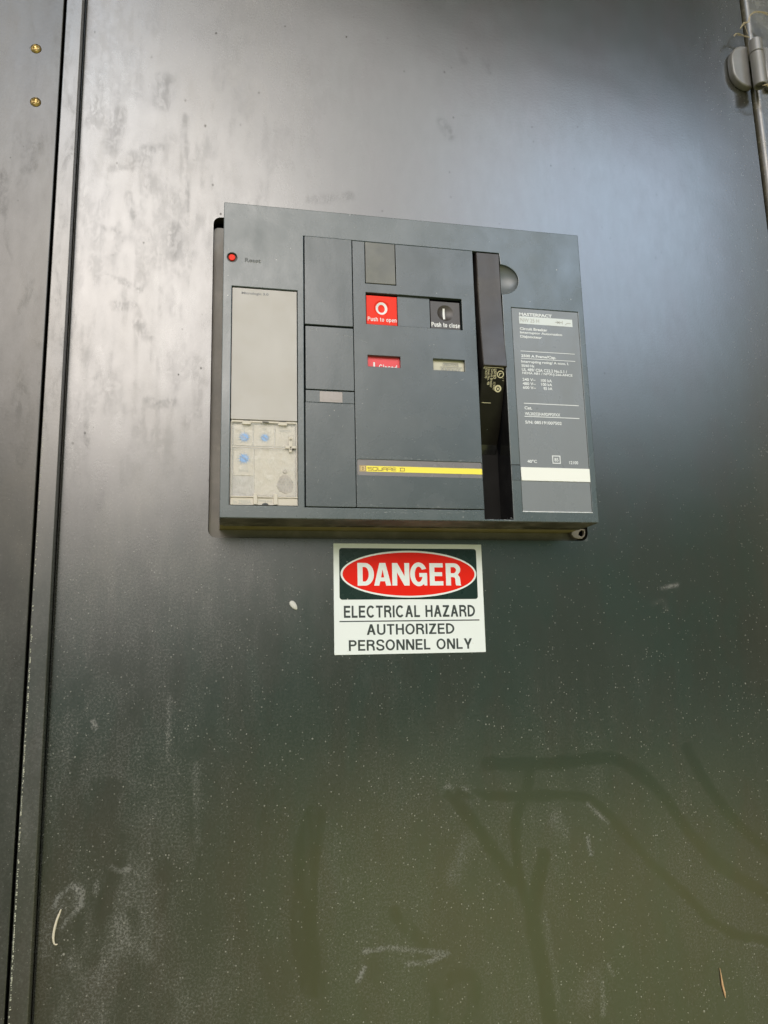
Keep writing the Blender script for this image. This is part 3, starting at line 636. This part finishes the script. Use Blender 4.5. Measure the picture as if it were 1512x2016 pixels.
obj('seal_clip', merge(flat([[(67.8, 76.4), (72, 76.4), (72, 72.6), (75.2, 72.6), (75.2, 76.4), (79.4, 76.4), (79.4, 79.6), (75.8, 79.6), (75.8, 89.5), (71.6, 89.5), (71.6, 79.6), (67.8, 79.6)], rect(72.9, 75.2, 74.7, 78.6), ell(73.6, 86, 1.3, n=14)], 68.6, 1.6, 0.3)), M_beige2, TU)
cc = obj('clear_cover', flat([rect(11.0, 23.4, 81.0, 104.2, 0.8, 2)], 67.6, 1.0, 0.3), M_clear, TU)
for a, b_ in ((22, 31.5), (60.5, 70.0)): obj('hinge_tab', flat([rect(a, 101.8, b_, 106.0, 0.6, 2)], 68.6, 2.0, 0.4), M_beige2, cc)
obj('cover_rim', merge(flat([rect(10.9, 104.3, 81.0, 106.4)], 67.8, 1.4, 0.4), flat([rect(10.8, 76.3, 81.0, 76.9)], 67.9, 0.6), flat([rect(10.8, 22.3, 81.2, 23.7)], 68.6, 1.6, 0.4), flat([rect(80.0, 23, 80.8, 105)], 67.9, 0.7), flat([rect(11.0, 23, 11.6, 105)], 67.9, 0.7)), M_beige2, cc)
obj('hinge_slot', merge(flat([rect(43.5, 104.2, 50.2, 105.4)], 69.3, 0.3), flat([rect(23.5, 105.9, 30.5, 106.5)], 69.0, 0.3), flat([rect(62, 105.9, 69, 106.5)], 69.0, 0.3)), M_ink, cc)
bs = obj('base_strip', merge(flat([rect(10.8, 14.3, 35.0, 22.2)], 67.2, 3, 0.3), flat([rect(38.2, 14.6, 56.0, 22.2)], 66.8, 3, 0.3), flat([rect(59.6, 14.3, 81.2, 22.2)], 67.2, 3, 0.3), flat([rect(34.6, 14.8, 38.6, 26.5, 0.5, 2)], 68.9, 3, 0.4), flat([rect(55.6, 14.8, 60.0, 26.5, 0.5, 2)], 68.9, 3, 0.4)), M_beige2, TU)
obj('lettering', writing([('In 2500A', (14.2, 15.6, 32.2, 19.4), 0.0)], 67.4), M_paleink, bs)
obj('lettering', writing([('Rating plug', (40.2, 17.4, 54.0, 20.4), 0.0)], 67.0), M_paleink, bs)
obj('latch_notch', flat([ell(47, 14.6, 3.4, 2.2, 0, 180, 16)], 67.3, 0.8), M_ink, bs)

# --- the plain column of covers
obj('accessory_cover', flat([rect(89.3, 218.6, 143.3, 324.6, 0.9, 3)], FR+2.2, 8, 0.5), M_grey2, CB)
obj('accessory_cover', flat([rect(90.0, 143.9, 143.7, 217.2, 0.8, 3)], FR+0.7, 6, 0.4), M_grey2, CB)
ac = obj('accessory_cover', merge(flat([rect(89.6, 13.2, 143.7, 129.0, 0.8, 3)], FR+0.6, 6, 0.4), flat([rect(90.0, 129.3, 143.7, 142.9), rect(105.3, 130.1, 130.4, 142.1)], FR+0.2, 6, 0.3)), M_grey2, CB)
obj('status_window', merge(flat([rect(105.1, 129.9, 130.6, 142.3)], FR+0.1, 2, 0.3), flat([rect(108.2, 132.2, 127.4, 138.6)], FR+0.25, 0.4, 0.1)), simple('cloudy_window', (0.34, 0.30, 0.285), 0.3, 0.5, dust=0.2, var=0.1, scale=200), ac)

def marks(o, lines_, front, mat):
    """worn pale scratches and nicks let into a part's own mesh"""
    V2, F2 = [], []
    for (x0, z0, x1, z1, wd, n_) in lines_:
        for k in range(n_):
            L_ = math.hypot(x1-x0, z1-z0); t0 = random.random(); t1 = min(1.0, t0 + min(0.35, (0.4+random.random()**3*6.0)/L_)); w0 = random.uniform(0.15, 0.42)
            d = Vector((x1-x0, z1-z0)); nn = Vector((-d.y, d.x)).normalized(); jit = random.gauss(0, wd*0.7)
            a0 = Vector((x0, z0)) + d*t0 + nn*jit; a1 = Vector((x0, z0)) + d*t1 + nn*(jit+random.gauss(0, 0.15)); am = (a0+a1)/2
            b0 = len(V2)
            for q in (a0, am - nn*w0/2, a1, am + nn*w0/2): V2.append((q.x*MM, -(front+0.004*(len(F2) % 9))*MM, q.y*MM))
            F2.append((b0, b0+1, b0+2, b0+3))
    mk = mesh(V2, F2); old = o.data; n0 = len(old.polygons); m_old = old.materials[0]
    me = merge(old, mk); me.materials.append(m_old); me.materials.append(mat)
    for p in me.polygons[n0:]: p.material_index = 1
    o.data = me
M_scuff = simple('scuffed_plastic', (0.30, 0.31, 0.305), 0.6, 0.3)
fp_ = bpy.data.objects['face_plate']
marks(fp_, [(90, 326.6, 143, 326.8, 0.5, 14), (148, 326.6, 285, 327.0, 0.45, 16), (150, 8, 285, 9.5, 1.6, 60), (5, 7, 80, 8, 0.8, 20), (10, 11.6, 82, 12.4, 0.5, 14), (300, 342, 400, 345, 3, 6), (225, 345, 300, 333, 5, 9), (289, 1.6, 322, 1.4, 0.5, 14), (2, 357, 60, 357.4, 0.5, 8), (4, 285, 16, 286, 0.8, 6), (84.6, 40, 84.6, 220, 0.8, 10), (424, 4, 300, 4, 1.2, 16), (324, 272, 336, 278, 0.5, 4)], FR+0.03, M_scuff)
ah = [o for o in bpy.data.objects if o.name.startswith('accessory_cover')]
marks(ah[0], [(92, 323.4, 140, 323.6, 0.5, 14), (109, 240, 109.2, 249, 0.5, 5), (100, 224, 138, 221, 1, 5)], FR+2.23, M_scuff)
marks(ah[1], [(121.4, 209.8, 143.4, 206.2, 1.3, 26), (93, 213.5, 104, 212.6, 1.6, 18), (100, 160, 120, 190, 8, 8), (91, 146, 91.2, 216, 0.5, 14)], FR+0.73, M_scuff)
marks(ah[2], [(92, 126.5, 142, 127, 0.7, 14), (95, 20, 140, 120, 20, 22), (90.4, 16, 90.6, 126, 0.5, 20)], FR+0.63, M_scuff)
# --- the main cover with its windows
MC = obj('main_cover', flat([rect(144.3, 13.2, 288.4, 324.6, 0.8, 3), rect(158.5, 273.2, 194.8, 323.6), rect(158.8, 224.0, 272.3, 262.2, 0.3, 2), rect(159.6, 173.7, 197.1, 187.0, 0.3, 2), rect(235.4, 173.6, 273.0, 187.2, 0.3, 2), rect(145.6, 48.6, 287.9, 66.6, 2.0, 4)], FR+0.9, 6, 0.45), M_grey2, CB)
obj('lock_cover', flat([rect(159.2, 273.9, 194.0, 324.3, 0.8, 3)], FR+1.0, 5, 0.45), simple('brownish_plastic', (0.115, 0.118, 0.108), 0.42, 0.5, dust=0.25, dustcol=(0.40, 0.38, 0.30), var=0.10, scale=45), MC)
obj('button_recess', flat([rect(196.2, 223.0, 234.2, 263.0)], FR-2.2, 3), M_grey2, MC)
def push(name, x0, z0, x1, z1, front, cx, cz, r, mat):
    o = obj(name, flat([rect(x0, z0, x1, z1, 0.5, 2), ell(cx, cz, r, n=48)], front, 5, 0.35), mat, MC)
    v, f = [], []; n, m = 10, 48                       # the dished thumb rest
    for i in range(n+1):
        a = i/n
        for k in range(m):
            g = 2*math.pi*k/m; v.append(((cx+(r+0.4)*a*math.cos(g))*MM, (-front+2.2*(1-a*a)+0.05)*MM, (cz+(r+0.4)*a*math.sin(g))*MM))
    for i in range(n):
        for k in range(m): f.append((i*m+k, (i+1)*m+k, (i+1)*m+(k+1) % m, i*m+(k+1) % m))
    smooth(obj('thumb_dish', mesh(v, f), mat, o)); return o
fr_ = FR-1.6
def dish(cx, cz, r, fr): return lambda a, c: (a*MM, (-fr + 2.2*max(0, 1-((a-cx)**2+(c-cz)**2)/(r+.4)**2) - 0.12)*MM, c*MM)
bo = push('open_button', 159.6, 224.6, 195.4, 260.0, fr_, 177.4, 245.2, 8.8, M_red)
ringO = [ell(177.4, 245.1, 6.7, 7.5, n=48), ell(177.4, 245.1, 4.3, 5.1, n=48)]
def ringmesh(cx, cz, rx, rz, rx2, rz2, fn, n=64):
    v = [fn(cx+a*math.cos(2*math.pi*k/n), cz+b_*math.sin(2*math.pi*k/n)) for a, b_ in ((rx, rz), ((rx+rx2)/2, (rz+rz2)/2), (rx2, rz2)) for k in range(n)]
    return mesh(v, [(j*n+k, (j+1)*n+k, (j+1)*n+(k+1) % n, j*n+(k+1) % n) for j in range(2) for k in range(n)])
obj('lettering', merge(ringmesh(177.4, 245.1, 6.8, 7.6, 4.0, 4.9, dish(177.4, 245.2, 8.8, fr_)), signwriting('Push to open', 161.0, 194.4, 228.9, 4.9, 0.15, fr_+0.12)), M_white, bo)
frb = FR-2.4
bk = push('close_button', 235.2, 224.6, 270.6, 259.0, frb, 252.9, 245.0, 9.3, M_black)
dsh = dish(252.9, 245.0, 9.3, frb)
bar_v = [dsh(x, z) for z in np.linspace(237.6, 251.0, 9) for x in (250.3, 251.6, 252.9)]
obj('lettering', merge(mesh(bar_v, [(3*j+k, 3*j+k+1, 3*j+k+4, 3*j+k+3) for j in range(8) for k in range(2)]), signwriting('Push to close', 235.9, 270.0, 227.4, 5.6, 0.19, frb+0.12, 0.12)), M_white, bk)
ci = obj('closed_flag', flat([rect(158, 168, 199, 190)], FR-3.6, 1.5), M_pink, MC)
obj('lettering', merge(writing([('', [rect(166.6, 169, 168.6, 180.5)])], FR-3.45), signwriting('Closed', 173.0, 194.0, 171.6, 6.6, 0.16, FR-3.45)), M_white, ci)
ct = obj('counter_window', flat([rect(234, 168, 275, 190)], FR-3.6, 1.5), M_cream, MC)
obj('counter_wheels', merge(*[flat([rect(245.2+4.0*k, 171, 248.9+4.0*k, 178.6)], FR-3.0, 0.8, 0.2) for k in range(6)]), simple('digit_wheel', (0.44, 0.42, 0.34), 0.5), ct)
obj('lettering', writing([(c, (246.0+4.0*k, 172.4, 248.1+4.0*k, 177.6), 0.0) for k, c in enumerate('000446')] + [('', [rect(244.6, 178.9, 270.5, 179.4)]), ('', [rect(248, 183.6, 266, 184.1)]), ('OPERATIONS', (247.5, 180.4, 266.5, 182.9), 0.0)], FR-2.9), M_greyink, ct)
ys = obj('strip_holder', flat([rect(145.0, 48.0, 288.0, 67.2)], FR+0.1, 2), M_tray, MC)
yo = obj('yellow_strip', flat([rect(155.6, 53.0, 288.0, 59.5)], FR+0.35, 0.5), M_yellow, ys)
yl = obj('logo_tile', flat([rect(148.2, 53.0, 155.2, 59.9)], FR+0.35, 0.5), simple('whitened_yellow', (0.66, 0.50, 0.22), 0.4), ys)  # tile colour whitened to paint the reflection over the strip's start
M_logo = simple('brown_ink', (0.20, 0.12, 0.05), 0.5)
def frame_(x0, z0, x1, z1, t_): return [rect(x0, z0, x1, z1), rect(x0+t_, z0+t_, x1-t_, z1-t_)]
obj('lettering', writing([('', frame_(148.6, 53.4, 154.9, 59.5, 0.5)), ('', [[(150.6, 54.9), (152.4, 54.9), (153.2, 55.8), (153.2, 57.2), (152.4, 58.1), (150.6, 58.1)], [(151.3, 55.5), (152.1, 55.5), (152.5, 56.0), (152.5, 57.0), (152.1, 57.5), (151.3, 57.5)]])], FR+0.45), M_logo, yl)
def squarish(x, z, h, word):
    W = {'S': 5.6, 'Q': 5.6, 'U': 5.4, 'A': 5.4, 'R': 5.4, 'E': 5.0, 'D': 5.6, ' ': 4.0}; L = []; q = 0.62
    def bar(a, b_, c, d): L.append(('', [rect(x+a, z+b_, x+c, z+d)]))
    for ch in word:
        w_ = W[ch]*0.92; m_ = h/2-q/2
        if ch in 'SEQUDAR':
            if ch not in 'U': bar(0.3, h-q, w_-0.3 if ch != 'E' else w_, h)
            if ch in 'SEQUD': bar(0.3, 0, w_-0.3 if ch != 'E' else w_, q)
            if ch in 'SEAR': bar(q, m_, w_-q if ch in 'SAR' else w_-0.4, m_+q)
            if ch in 'QUDARE': bar(0, 0.0 if ch in 'AR' else 0.3, q, h-0.3)
            if ch in 'QUDA': bar(w_-q, 0.0 if ch == 'A' else 0.3, w_, h-0.3)
            if ch == 'D': bar(-0.6, 0, 0.4, q); bar(-0.6, h-q, 0.4, h)
            if ch == 'S': bar(0, m_+0.3, q, h-0.3); bar(w_-q, 0.3, w_, m_+0.3)
            if ch == 'R': bar(w_-q, m_+0.3, w_, h-0.3); bar(w_-q-0.5, 0, w_-0.4, m_)
            if ch == 'Q': bar(w_-1.9, -0.4, w_-1.3, 1.0)
        x += W[ch]
    return L
obj('lettering', writing(squarish(157.0, 54.2, 3.9, 'SQUARE D'), FR+0.45), M_logo, yo)

marks(MC, [(145.5, 205.8, 160.2, 201.4, 0.6, 12), (146, 69, 286, 67.4, 0.7, 30), (160, 222.8, 271, 222.6, 0.5, 26), (150, 80, 284, 160, 40, 26), (198, 114, 210, 116, 1.0, 6), (146, 15, 286, 16, 1.4, 26), (150, 270, 285, 268, 6, 10), (145.3, 20, 145.4, 210, 0.4, 24), (150, 323.4, 286, 323.6, 0.5, 22), (286, 200, 287, 320, 0.5, 8)], FR+0.93, M_scuff)
marks(bpy.data.objects['lock_cover'], [(161, 276, 193, 277, 1.8, 20), (162, 280, 163, 300, 1.0, 10), (170, 318, 186, 300, 5, 6)], FR+1.03, M_scuff)
# --- charging handle in its slot
sw = mesh(np.array([(288.7, -64, 2.3), (322.3, -69.5, 2.3), (322.3, -69.5, 325), (288.7, -64, 325), (288.7, 0, 2.3), (322.3, 0, 2.3), (322.3, 0, 325), (288.7, 0, 325)])*MM, [(4, 5, 6, 7), (0, 1, 5, 4), (1, 2, 6, 5), (2, 3, 7, 6), (3, 0, 4, 7)])
sl_ = obj('handle_slot', sw, M_gloss, CB)
def lever(prof, x0, x1, b_=0.9):
    """side profile (front depth, z) swept across the width, front edges rounded"""
    v, f = [], []
    for y, z, dx0, dx1 in prof:
        v += [((x0+dx0)*MM, (-y+14)*MM, z*MM), ((x0+dx0)*MM, (-y+b_)*MM, z*MM), ((x0+dx0+b_)*MM, -y*MM, z*MM), ((x1+dx1-b_)*MM, -y*MM, z*MM), ((x1+dx1)*MM, (-y+b_)*MM, z*MM), ((x1+dx1)*MM, (-y+14)*MM, z*MM)]
    n = len(prof)
    for i in range(n-1):
        for k in range(6): f.append((i*6+k, i*6+(k+1) % 6, (i+1)*6+(k+1) % 6, (i+1)*6+k))
    f.append(tuple(range(5, -1, -1))); f.append(tuple((n-1)*6+k for k in range(6)))
    return mesh(v, f)
hd = obj('charging_handle', lever([(70.8, 323.2, 0, 0), (71.6, 322.6, 0, 0), (71.8, 270, 0, 0), (73.5, 215, 0.3, 0.4), (76.5, 181.2, 0.5, 0.7), (75.6, 180.2, 0.5, 0.7)][::-1], 292.9, 321.5), M_black, CB)
M_lever = simple('black_lever', (0.010, 0.009, 0.007), 0.34, 0.14, dust=0.02, speck=0.05)
lv = obj('lever_arm', lever([(73.0, 180.4, 0.6, 0.4), (68.0, 165, 0.4, 0.2), (57.5, 141, 0.2, 0), (46.2, 118, 0, 0), (45.8, 117.2, 0, 0), (33.0, 92, 0, -1.0), (23, 76, 0, -2), (16, 62, 0, -3), (12, 40, 0, -4)][::-1], 292.4, 321.6), M_lever, hd)
lv2 = obj('lever_foot', lever([(45.0, 117.0, 0.1, -0.2), (33.2, 92, 0.1, -1.2), (23.3, 76, 0.1, -2.2), (16.5, 62, 0.1, -3.2)][::-1], 292.5, 321.5), M_gloss, lv)
# gold printing on the lever, reading downwards
P0 = Vector((0.2928, -0.0736, 0.1802)); e2 = Vector((1, 0, 0)); e1 = Vector((0, 0.0155, -0.0393)).normalized(); nrm = e2.cross(e1)
nrm = Vector((0, -0.93, -0.367)).normalized()
def lev(a, c): return P0 + e1*(a*MM) + e2*(c*MM) + nrm*0.00045
M_gold = simple('pale_gold_print', (0.62, 0.57, 0.36), 0.5)
obj('lettering', writing([('LISTED', (2.4, 14.4, 13.8, 17.6), 0.015), ('Circuit Breaker', (2.4, 10.9, 23.8, 14.0), 0.0), ('Issue No. 9B', (2.4, 7.2, 20.8, 10.2), 0.0), ('E162770', (2.4, 3.8, 13.4, 6.6), 0.0), ('173067', (17.4, 14.6, 27.0, 17.2), 0.0),
    ('', [rect(0.6, 2.0, 1.2, 25.6)]), ('', [rect(0.6, 2.0, 2.8, 2.6)]), ('', [rect(0.6, 25.0, 2.8, 25.6)]),
    ('', [ell(8.2, 22.6, 4.2, n=32), ell(8.2, 22.6, 3.2, n=32)]), ('', [[(6.2, 24.6), (6.8, 24.6), (6.8, 21.6), (8.4, 20.8), (8.4, 21.6), (10.2, 20.6), (10.2, 21.4), (7.6, 22.6)]]),
    ('', [ell(24.6, 20.9, 4.2, n=32), ell(24.8, 20.9, 2.6, 2.2, n=24)]), ('', [ell(24.8, 20.9, 1.5, 1.1, n=16)]), ('c', (14.4, 26.0, 15.6, 27.2)), ('+', (12.0, 25.4, 13.2, 26.6)),
    ('', [rect(41.2, 2.6, 41.8, 13.4)])], 0, lev), M_gold, lv)
smooth_b = None
# --- finger scoop beside the handle
v_, f_ = [], []; n, m = 12, 40
for i in range(n+1):
    a = i/n*90
    for k in range(m+1):
        g = rad(-92 + 184*k/m); rr = math.sin(rad(a))
        v_.append(((bowl_c[0]+22.9*rr*math.cos(g))*MM, (-FR+0.4+8.5*math.cos(rad(a)))*MM, (bowl_c[1]+19.2*rr*math.sin(g))*MM))
for i in range(n):
    for k in range(m): f_.append((i*(m+1)+k, (i+1)*(m+1)+k, (i+1)*(m+1)+k+1, i*(m+1)+k+1))
smooth(obj('finger_scoop', mesh(v_, f_), simple('scoop_grey', (0.12, 0.135, 0.14), 0.34, 0.55, dust=0.05), CB))

# --- rating plate
RP = obj('rating_plate', flat([rect(334.2, 11.8, 418.3, 256.6)], FR-0.7, 3), M_label, CB)
obj('name_band', flat([rect(343.0, 237.6, 410.6, 247.0)], FR-0.5, 0.3), simple('pale_band', (0.66, 0.70, 0.70), 0.45), RP)
W_ = [('MASTERPACT', (343.4, 247.7, 384.8, 251.6), 0.04), ('Circuit Breaker', (343.2, 229.6, 378.0, 233.2), 0.032), ('Interruptor Automatico', (343.2, 224.4, 396.5, 228.2), 0.032), ('Disjoncteur', (343.2, 219.0, 370.6, 223.3), 0.032),
 ('2500 A Frame/Cap.', (342.9, 194.9, 386.8, 199.3), 0.032), ('Interrupting rating/ A nom. I.', (342.6, 188.0, 402.4, 192.2), 0.024), ('50/60 Hz', (342.6, 183.7, 358.6, 187.0), 0.026), ('UL 489/ CSA C22.2 No.5.1 /', (342.8, 178.6, 399.4, 182.4), 0.024), ('NEMA AB1 / NMX-J-266-ANCE', (343.0, 174.0, 406.0, 177.9), 0.024),
 ('240 V~', (342.8, 166.6, 358.8, 170.2), 0.024), ('100 kA', (365.8, 166.4, 379.4, 170.0), 0.024), ('480 V~', (342.8, 161.6, 358.8, 165.2), 0.024), ('100 kA', (365.8, 161.6, 379.4, 165.2), 0.024), ('600 V~', (342.8, 156.8, 358.8, 160.4), 0.024), ('85 kA', (368.4, 156.8, 379.4, 160.4), 0.024),
 ('Cat.', (343.2, 132.0, 352.6, 135.8), 0.032), ('WL20252HA9DPP2FXX', (343.2, 125.0, 387.2, 128.8), 0.024), ('S/N: 085191007502', (343.2, 114.8, 388.2, 118.6), 0.024), ('40°C', (342.9, 68.4, 354.6, 72.2), 0.032), ('85', (376.2, 70.9, 381.2, 75.2), 0.02), ('12100', (394.4, 68.2, 405.4, 72.0), 0.02),
 ('', [rect(342.5, 203.0, 410.8, 203.7)]), ('', [rect(342.7, 193.9, 410.8, 194.6)]), ('', [rect(342.8, 138.9, 411.3, 139.8)]), ('', [rect(342.6, 123.2, 411.0, 124.1)]), ('', frame_(373.6, 68.3, 383.8, 78.0, 1.1))]
for lo_, hi_ in ((0, 4), (4, 9), (9, 15), (15, 17), (17, 18), (18, 19), (19, 20), (20, 21)): obj('lettering', writing(W_[lo_:hi_], FR-0.55), M_wsoft, RP)
for q_ in W_[21:25]: obj('rule_line', writing([q_], FR-0.55), M_wsoft, RP)
obj('symbol_frame', writing(W_[25:], FR-0.55), M_wsoft, RP)
sym = []
def seg(x0, z0, x1, z1, w_=0.35):
    d = Vector((x1-x0, z1-z0)).normalized(); nx_, nz2_ = -d.y*w_, d.x*w_
    sym.append(('', [[(x0+nx_, z0+nz2_), (x1+nx_, z1+nz2_), (x1-nx_, z1-nz2_), (x0-nx_, z0-nz2_)]]))
seg(388, 242.2, 397.5, 242.2); seg(390.6, 240.3, 394.2, 244.1); seg(390.6, 244.1, 394.2, 240.3); seg(397.7, 240.2, 397.7, 244.3); seg(401.2, 240.0, 404.0, 241.8); seg(404.0, 241.8, 408.4, 241.8)
obj('lettering', writing([('NW 25 H', (344.6, 239.8, 368.0, 244.6), 0.0)], FR-0.28), M_paleink, RP)
obj('breaker_symbol', writing(sym, FR-0.28), M_paleink, RP)
obj('blank_tag', flat([rect(334.4, 47.5, 418.6, 63.0)], FR+0.25, 1.2, 0.1), M_paper, RP)
obj('edge_highlight', flat([rect(333.8, 11.2, 418.8, 12.1)], FR+0.15, 0.8, 0.2), M_wsoft, RP)  # white strip paints the highlight along the plate's bottom edge
obj('tag_slider', flat([rect(323.2, 47.4, 333.3, 65.0)], FR+0.5, 1.5, 0.2), M_grey2, CB)
obj('slider_gap', flat([rect(322.8, 65.0, 333.6, 65.9)], FR+0.03, 0.5), M_dark, CB)

# ------------------------------------------------------------------ danger sign
SG = empty('danger_sign', (0, 0, 0)); SG.rotation_euler = (0, 0.00195, 0)
tag(SG, 'white danger electrical hazard sign with red oval stuck on the door below the breaker', 'sign')
obj('sign_plate', flat([rect(-89, -63.2, 89, 63.2, 0.8, 3)], 1.2, 1.2, 0.15), M_sign, SG)
obj('header_field', flat([rect(-82.5, -1.5, 82.1, 57.7, 3.2, 5)], 1.35, 0.2), M_signg, SG)
ov = obj('oval_border', flat([ell(0.1, 27.8, 81.2, 27.3, n=120)], 1.5, 0.2), M_sign, SG)
obj('oval_field', flat([ell(0.1, 27.8, 78.9, 25.2, n=120)], 1.65, 0.2), M_signr, ov)
H = 26.2; zb = 14.4
def sh(P, x): return [(x+a, zb+b_) for a, b_ in P]
Dn = []
Dn.append([sh([(0, 0), (8.6, 0)] + ell(8.6, 13.1, 10.6, 13.1, -86, 86, 22, False) + [(8.6, H), (0, H)], -61.5), sh([(6.0, 4.7), (8.2, 4.7)] + ell(8.2, 13.1, 4.9, 8.4, -86, 86, 18, False) + [(8.2, H-4.7), (6.0, H-4.7)], -61.5)])
Dn.append([sh([(0, 0), (6, 0), (7.2, 5), (12.9, 5), (14.1, 0), (20.1, 0), (13.6, H), (6.5, H)], -42.2), sh([(8.2, 9.4), (11.9, 9.4), (10.05, 18.8)], -42.2)])
Dn.append([sh([(0, 0), (5.8, 0), (5.8, 15.4), (14.3, 0), (20.5, 0), (20.5, H), (14.7, H), (14.7, 11), (6.2, H), (0, H)], -20.8)])
Gp = ell(10.3, 13.1, 10.3, 13.9, 28, 300, 44, False) + [(16.4, 2.0), (16.9, 0), (20.3, 0), (20.3, 14.6), (11.0, 14.6), (11.0, 10.0), (14.9, 10.0)] + ell(10.3, 13.1, 4.7, 9.0, 325, 36, 34, False)
Dn.append([sh(Gp, 0.6)])
Dn.append([sh([(0, 0), (16.4, 0), (16.4, 5), (6, 5), (6, 10.9), (15.2, 10.9), (15.2, 15.6), (6, 15.6), (6, H-5), (16.2, H-5), (16.2, H), (0, H)], 24.0)])
Rp = [(0, 0), (6, 0), (6, 9.9), (8.0, 9.9), (10.6, 9.4), (11.4, 7.4), (11.6, 2.4), (12.2, 0), (18.6, 0), (17.7, 1.6), (17.4, 6.6), (16.9, 9.9), (14.9, 12.2)] + ell(9.6, 18.9, 8.3, 7.3, -48, 88, 22, False) + [(9.6, H), (0, H)]
Dn.append([sh(Rp, 43.7), sh([(6, 14.3), (9.2, 14.3)] + ell(9.2, 18.0, 3.4, 3.6, -80, 80, 14, False) + [(9.2, 21.6), (6, 21.6)], 43.7)])
obj('lettering', writing([('', L) for L in Dn], 1.72), M_sign, ov)
for word, x0, x1, z0, cap in (('ELECTRICAL HAZARD', -77.8, 77.8, -22.0, 13.6), ('AUTHORIZED', -51.8, 51.8, -41.5, 12.0), ('PERSONNEL ONLY', -72.6, 72.6, -59.0, 12.0)):
    obj('lettering', signwriting(word, x0, x1, z0, cap, 0.175 if cap > 13 else 0.165, 1.32, 0.115), M_signk, SG)
obj('rule_line', flat([rect(-82.9, -26.7, 82.8, -25.4)], 1.32, 0.2), M_signk, SG)

# ------------------------------------------------------------------ bits stuck to the door
me = bpy.data.meshes.new('m'); bm = bmesh.new(); bmesh.ops.create_uvsphere(bm, u_segments=20, v_segments=12, radius=1)
for v in bm.verts:
    v.co = Vector((v.co.x*0.0032*(1+0.25*v.co.z), v.co.y*0.0013, v.co.z*0.0060))
bm.to_mesh(me); bm.free()
sd_ = smooth(obj('seed_husk', me, M_seed)); sd_.location = (-0.1345, -0.0011, -0.0072); sd_.rotation_euler = (0, rad(-38), 0)
tag(sd_, 'small pale oval seed husk stuck on the door left of the danger sign', 'husk')
sp_ = obj('wood_splinter', tube([(0.3535, -0.0012, -0.4270), (0.3542, -0.0014, -0.4350), (0.3550, -0.0013, -0.4450), (0.3566, -0.0014, -0.4530), (0.3572, -0.0012, -0.4585)], [0.0002, 0.0007, 0.0012, 0.0011, 0.0003], 6), M_wood)
tag(sp_, 'thin orange-tan wood splinter stuck low on the right of the door', 'splinter')
q = smoothline([(-.3650, -.0012, -.3045), (-.3664, -.0013, -.3085), (-.3690, -.0013, -.3160), (-.3708, -.0014, -.3260), (-.3706, -.0014, -.3330), (-.3690, -.0013, -.3365), (-.3668, -.0012, -.3362)], 5)
sw_ = smooth(obj('dry_straw', tube(q, [0.0004 + 0.0009*math.sin(math.pi*min(1, (k+2)/(len(q)-4))*0.9) for k in range(len(q))], 8), M_straw))
tag(sw_, 'curved cream straw stem stuck low on the left of the door', 'straw')
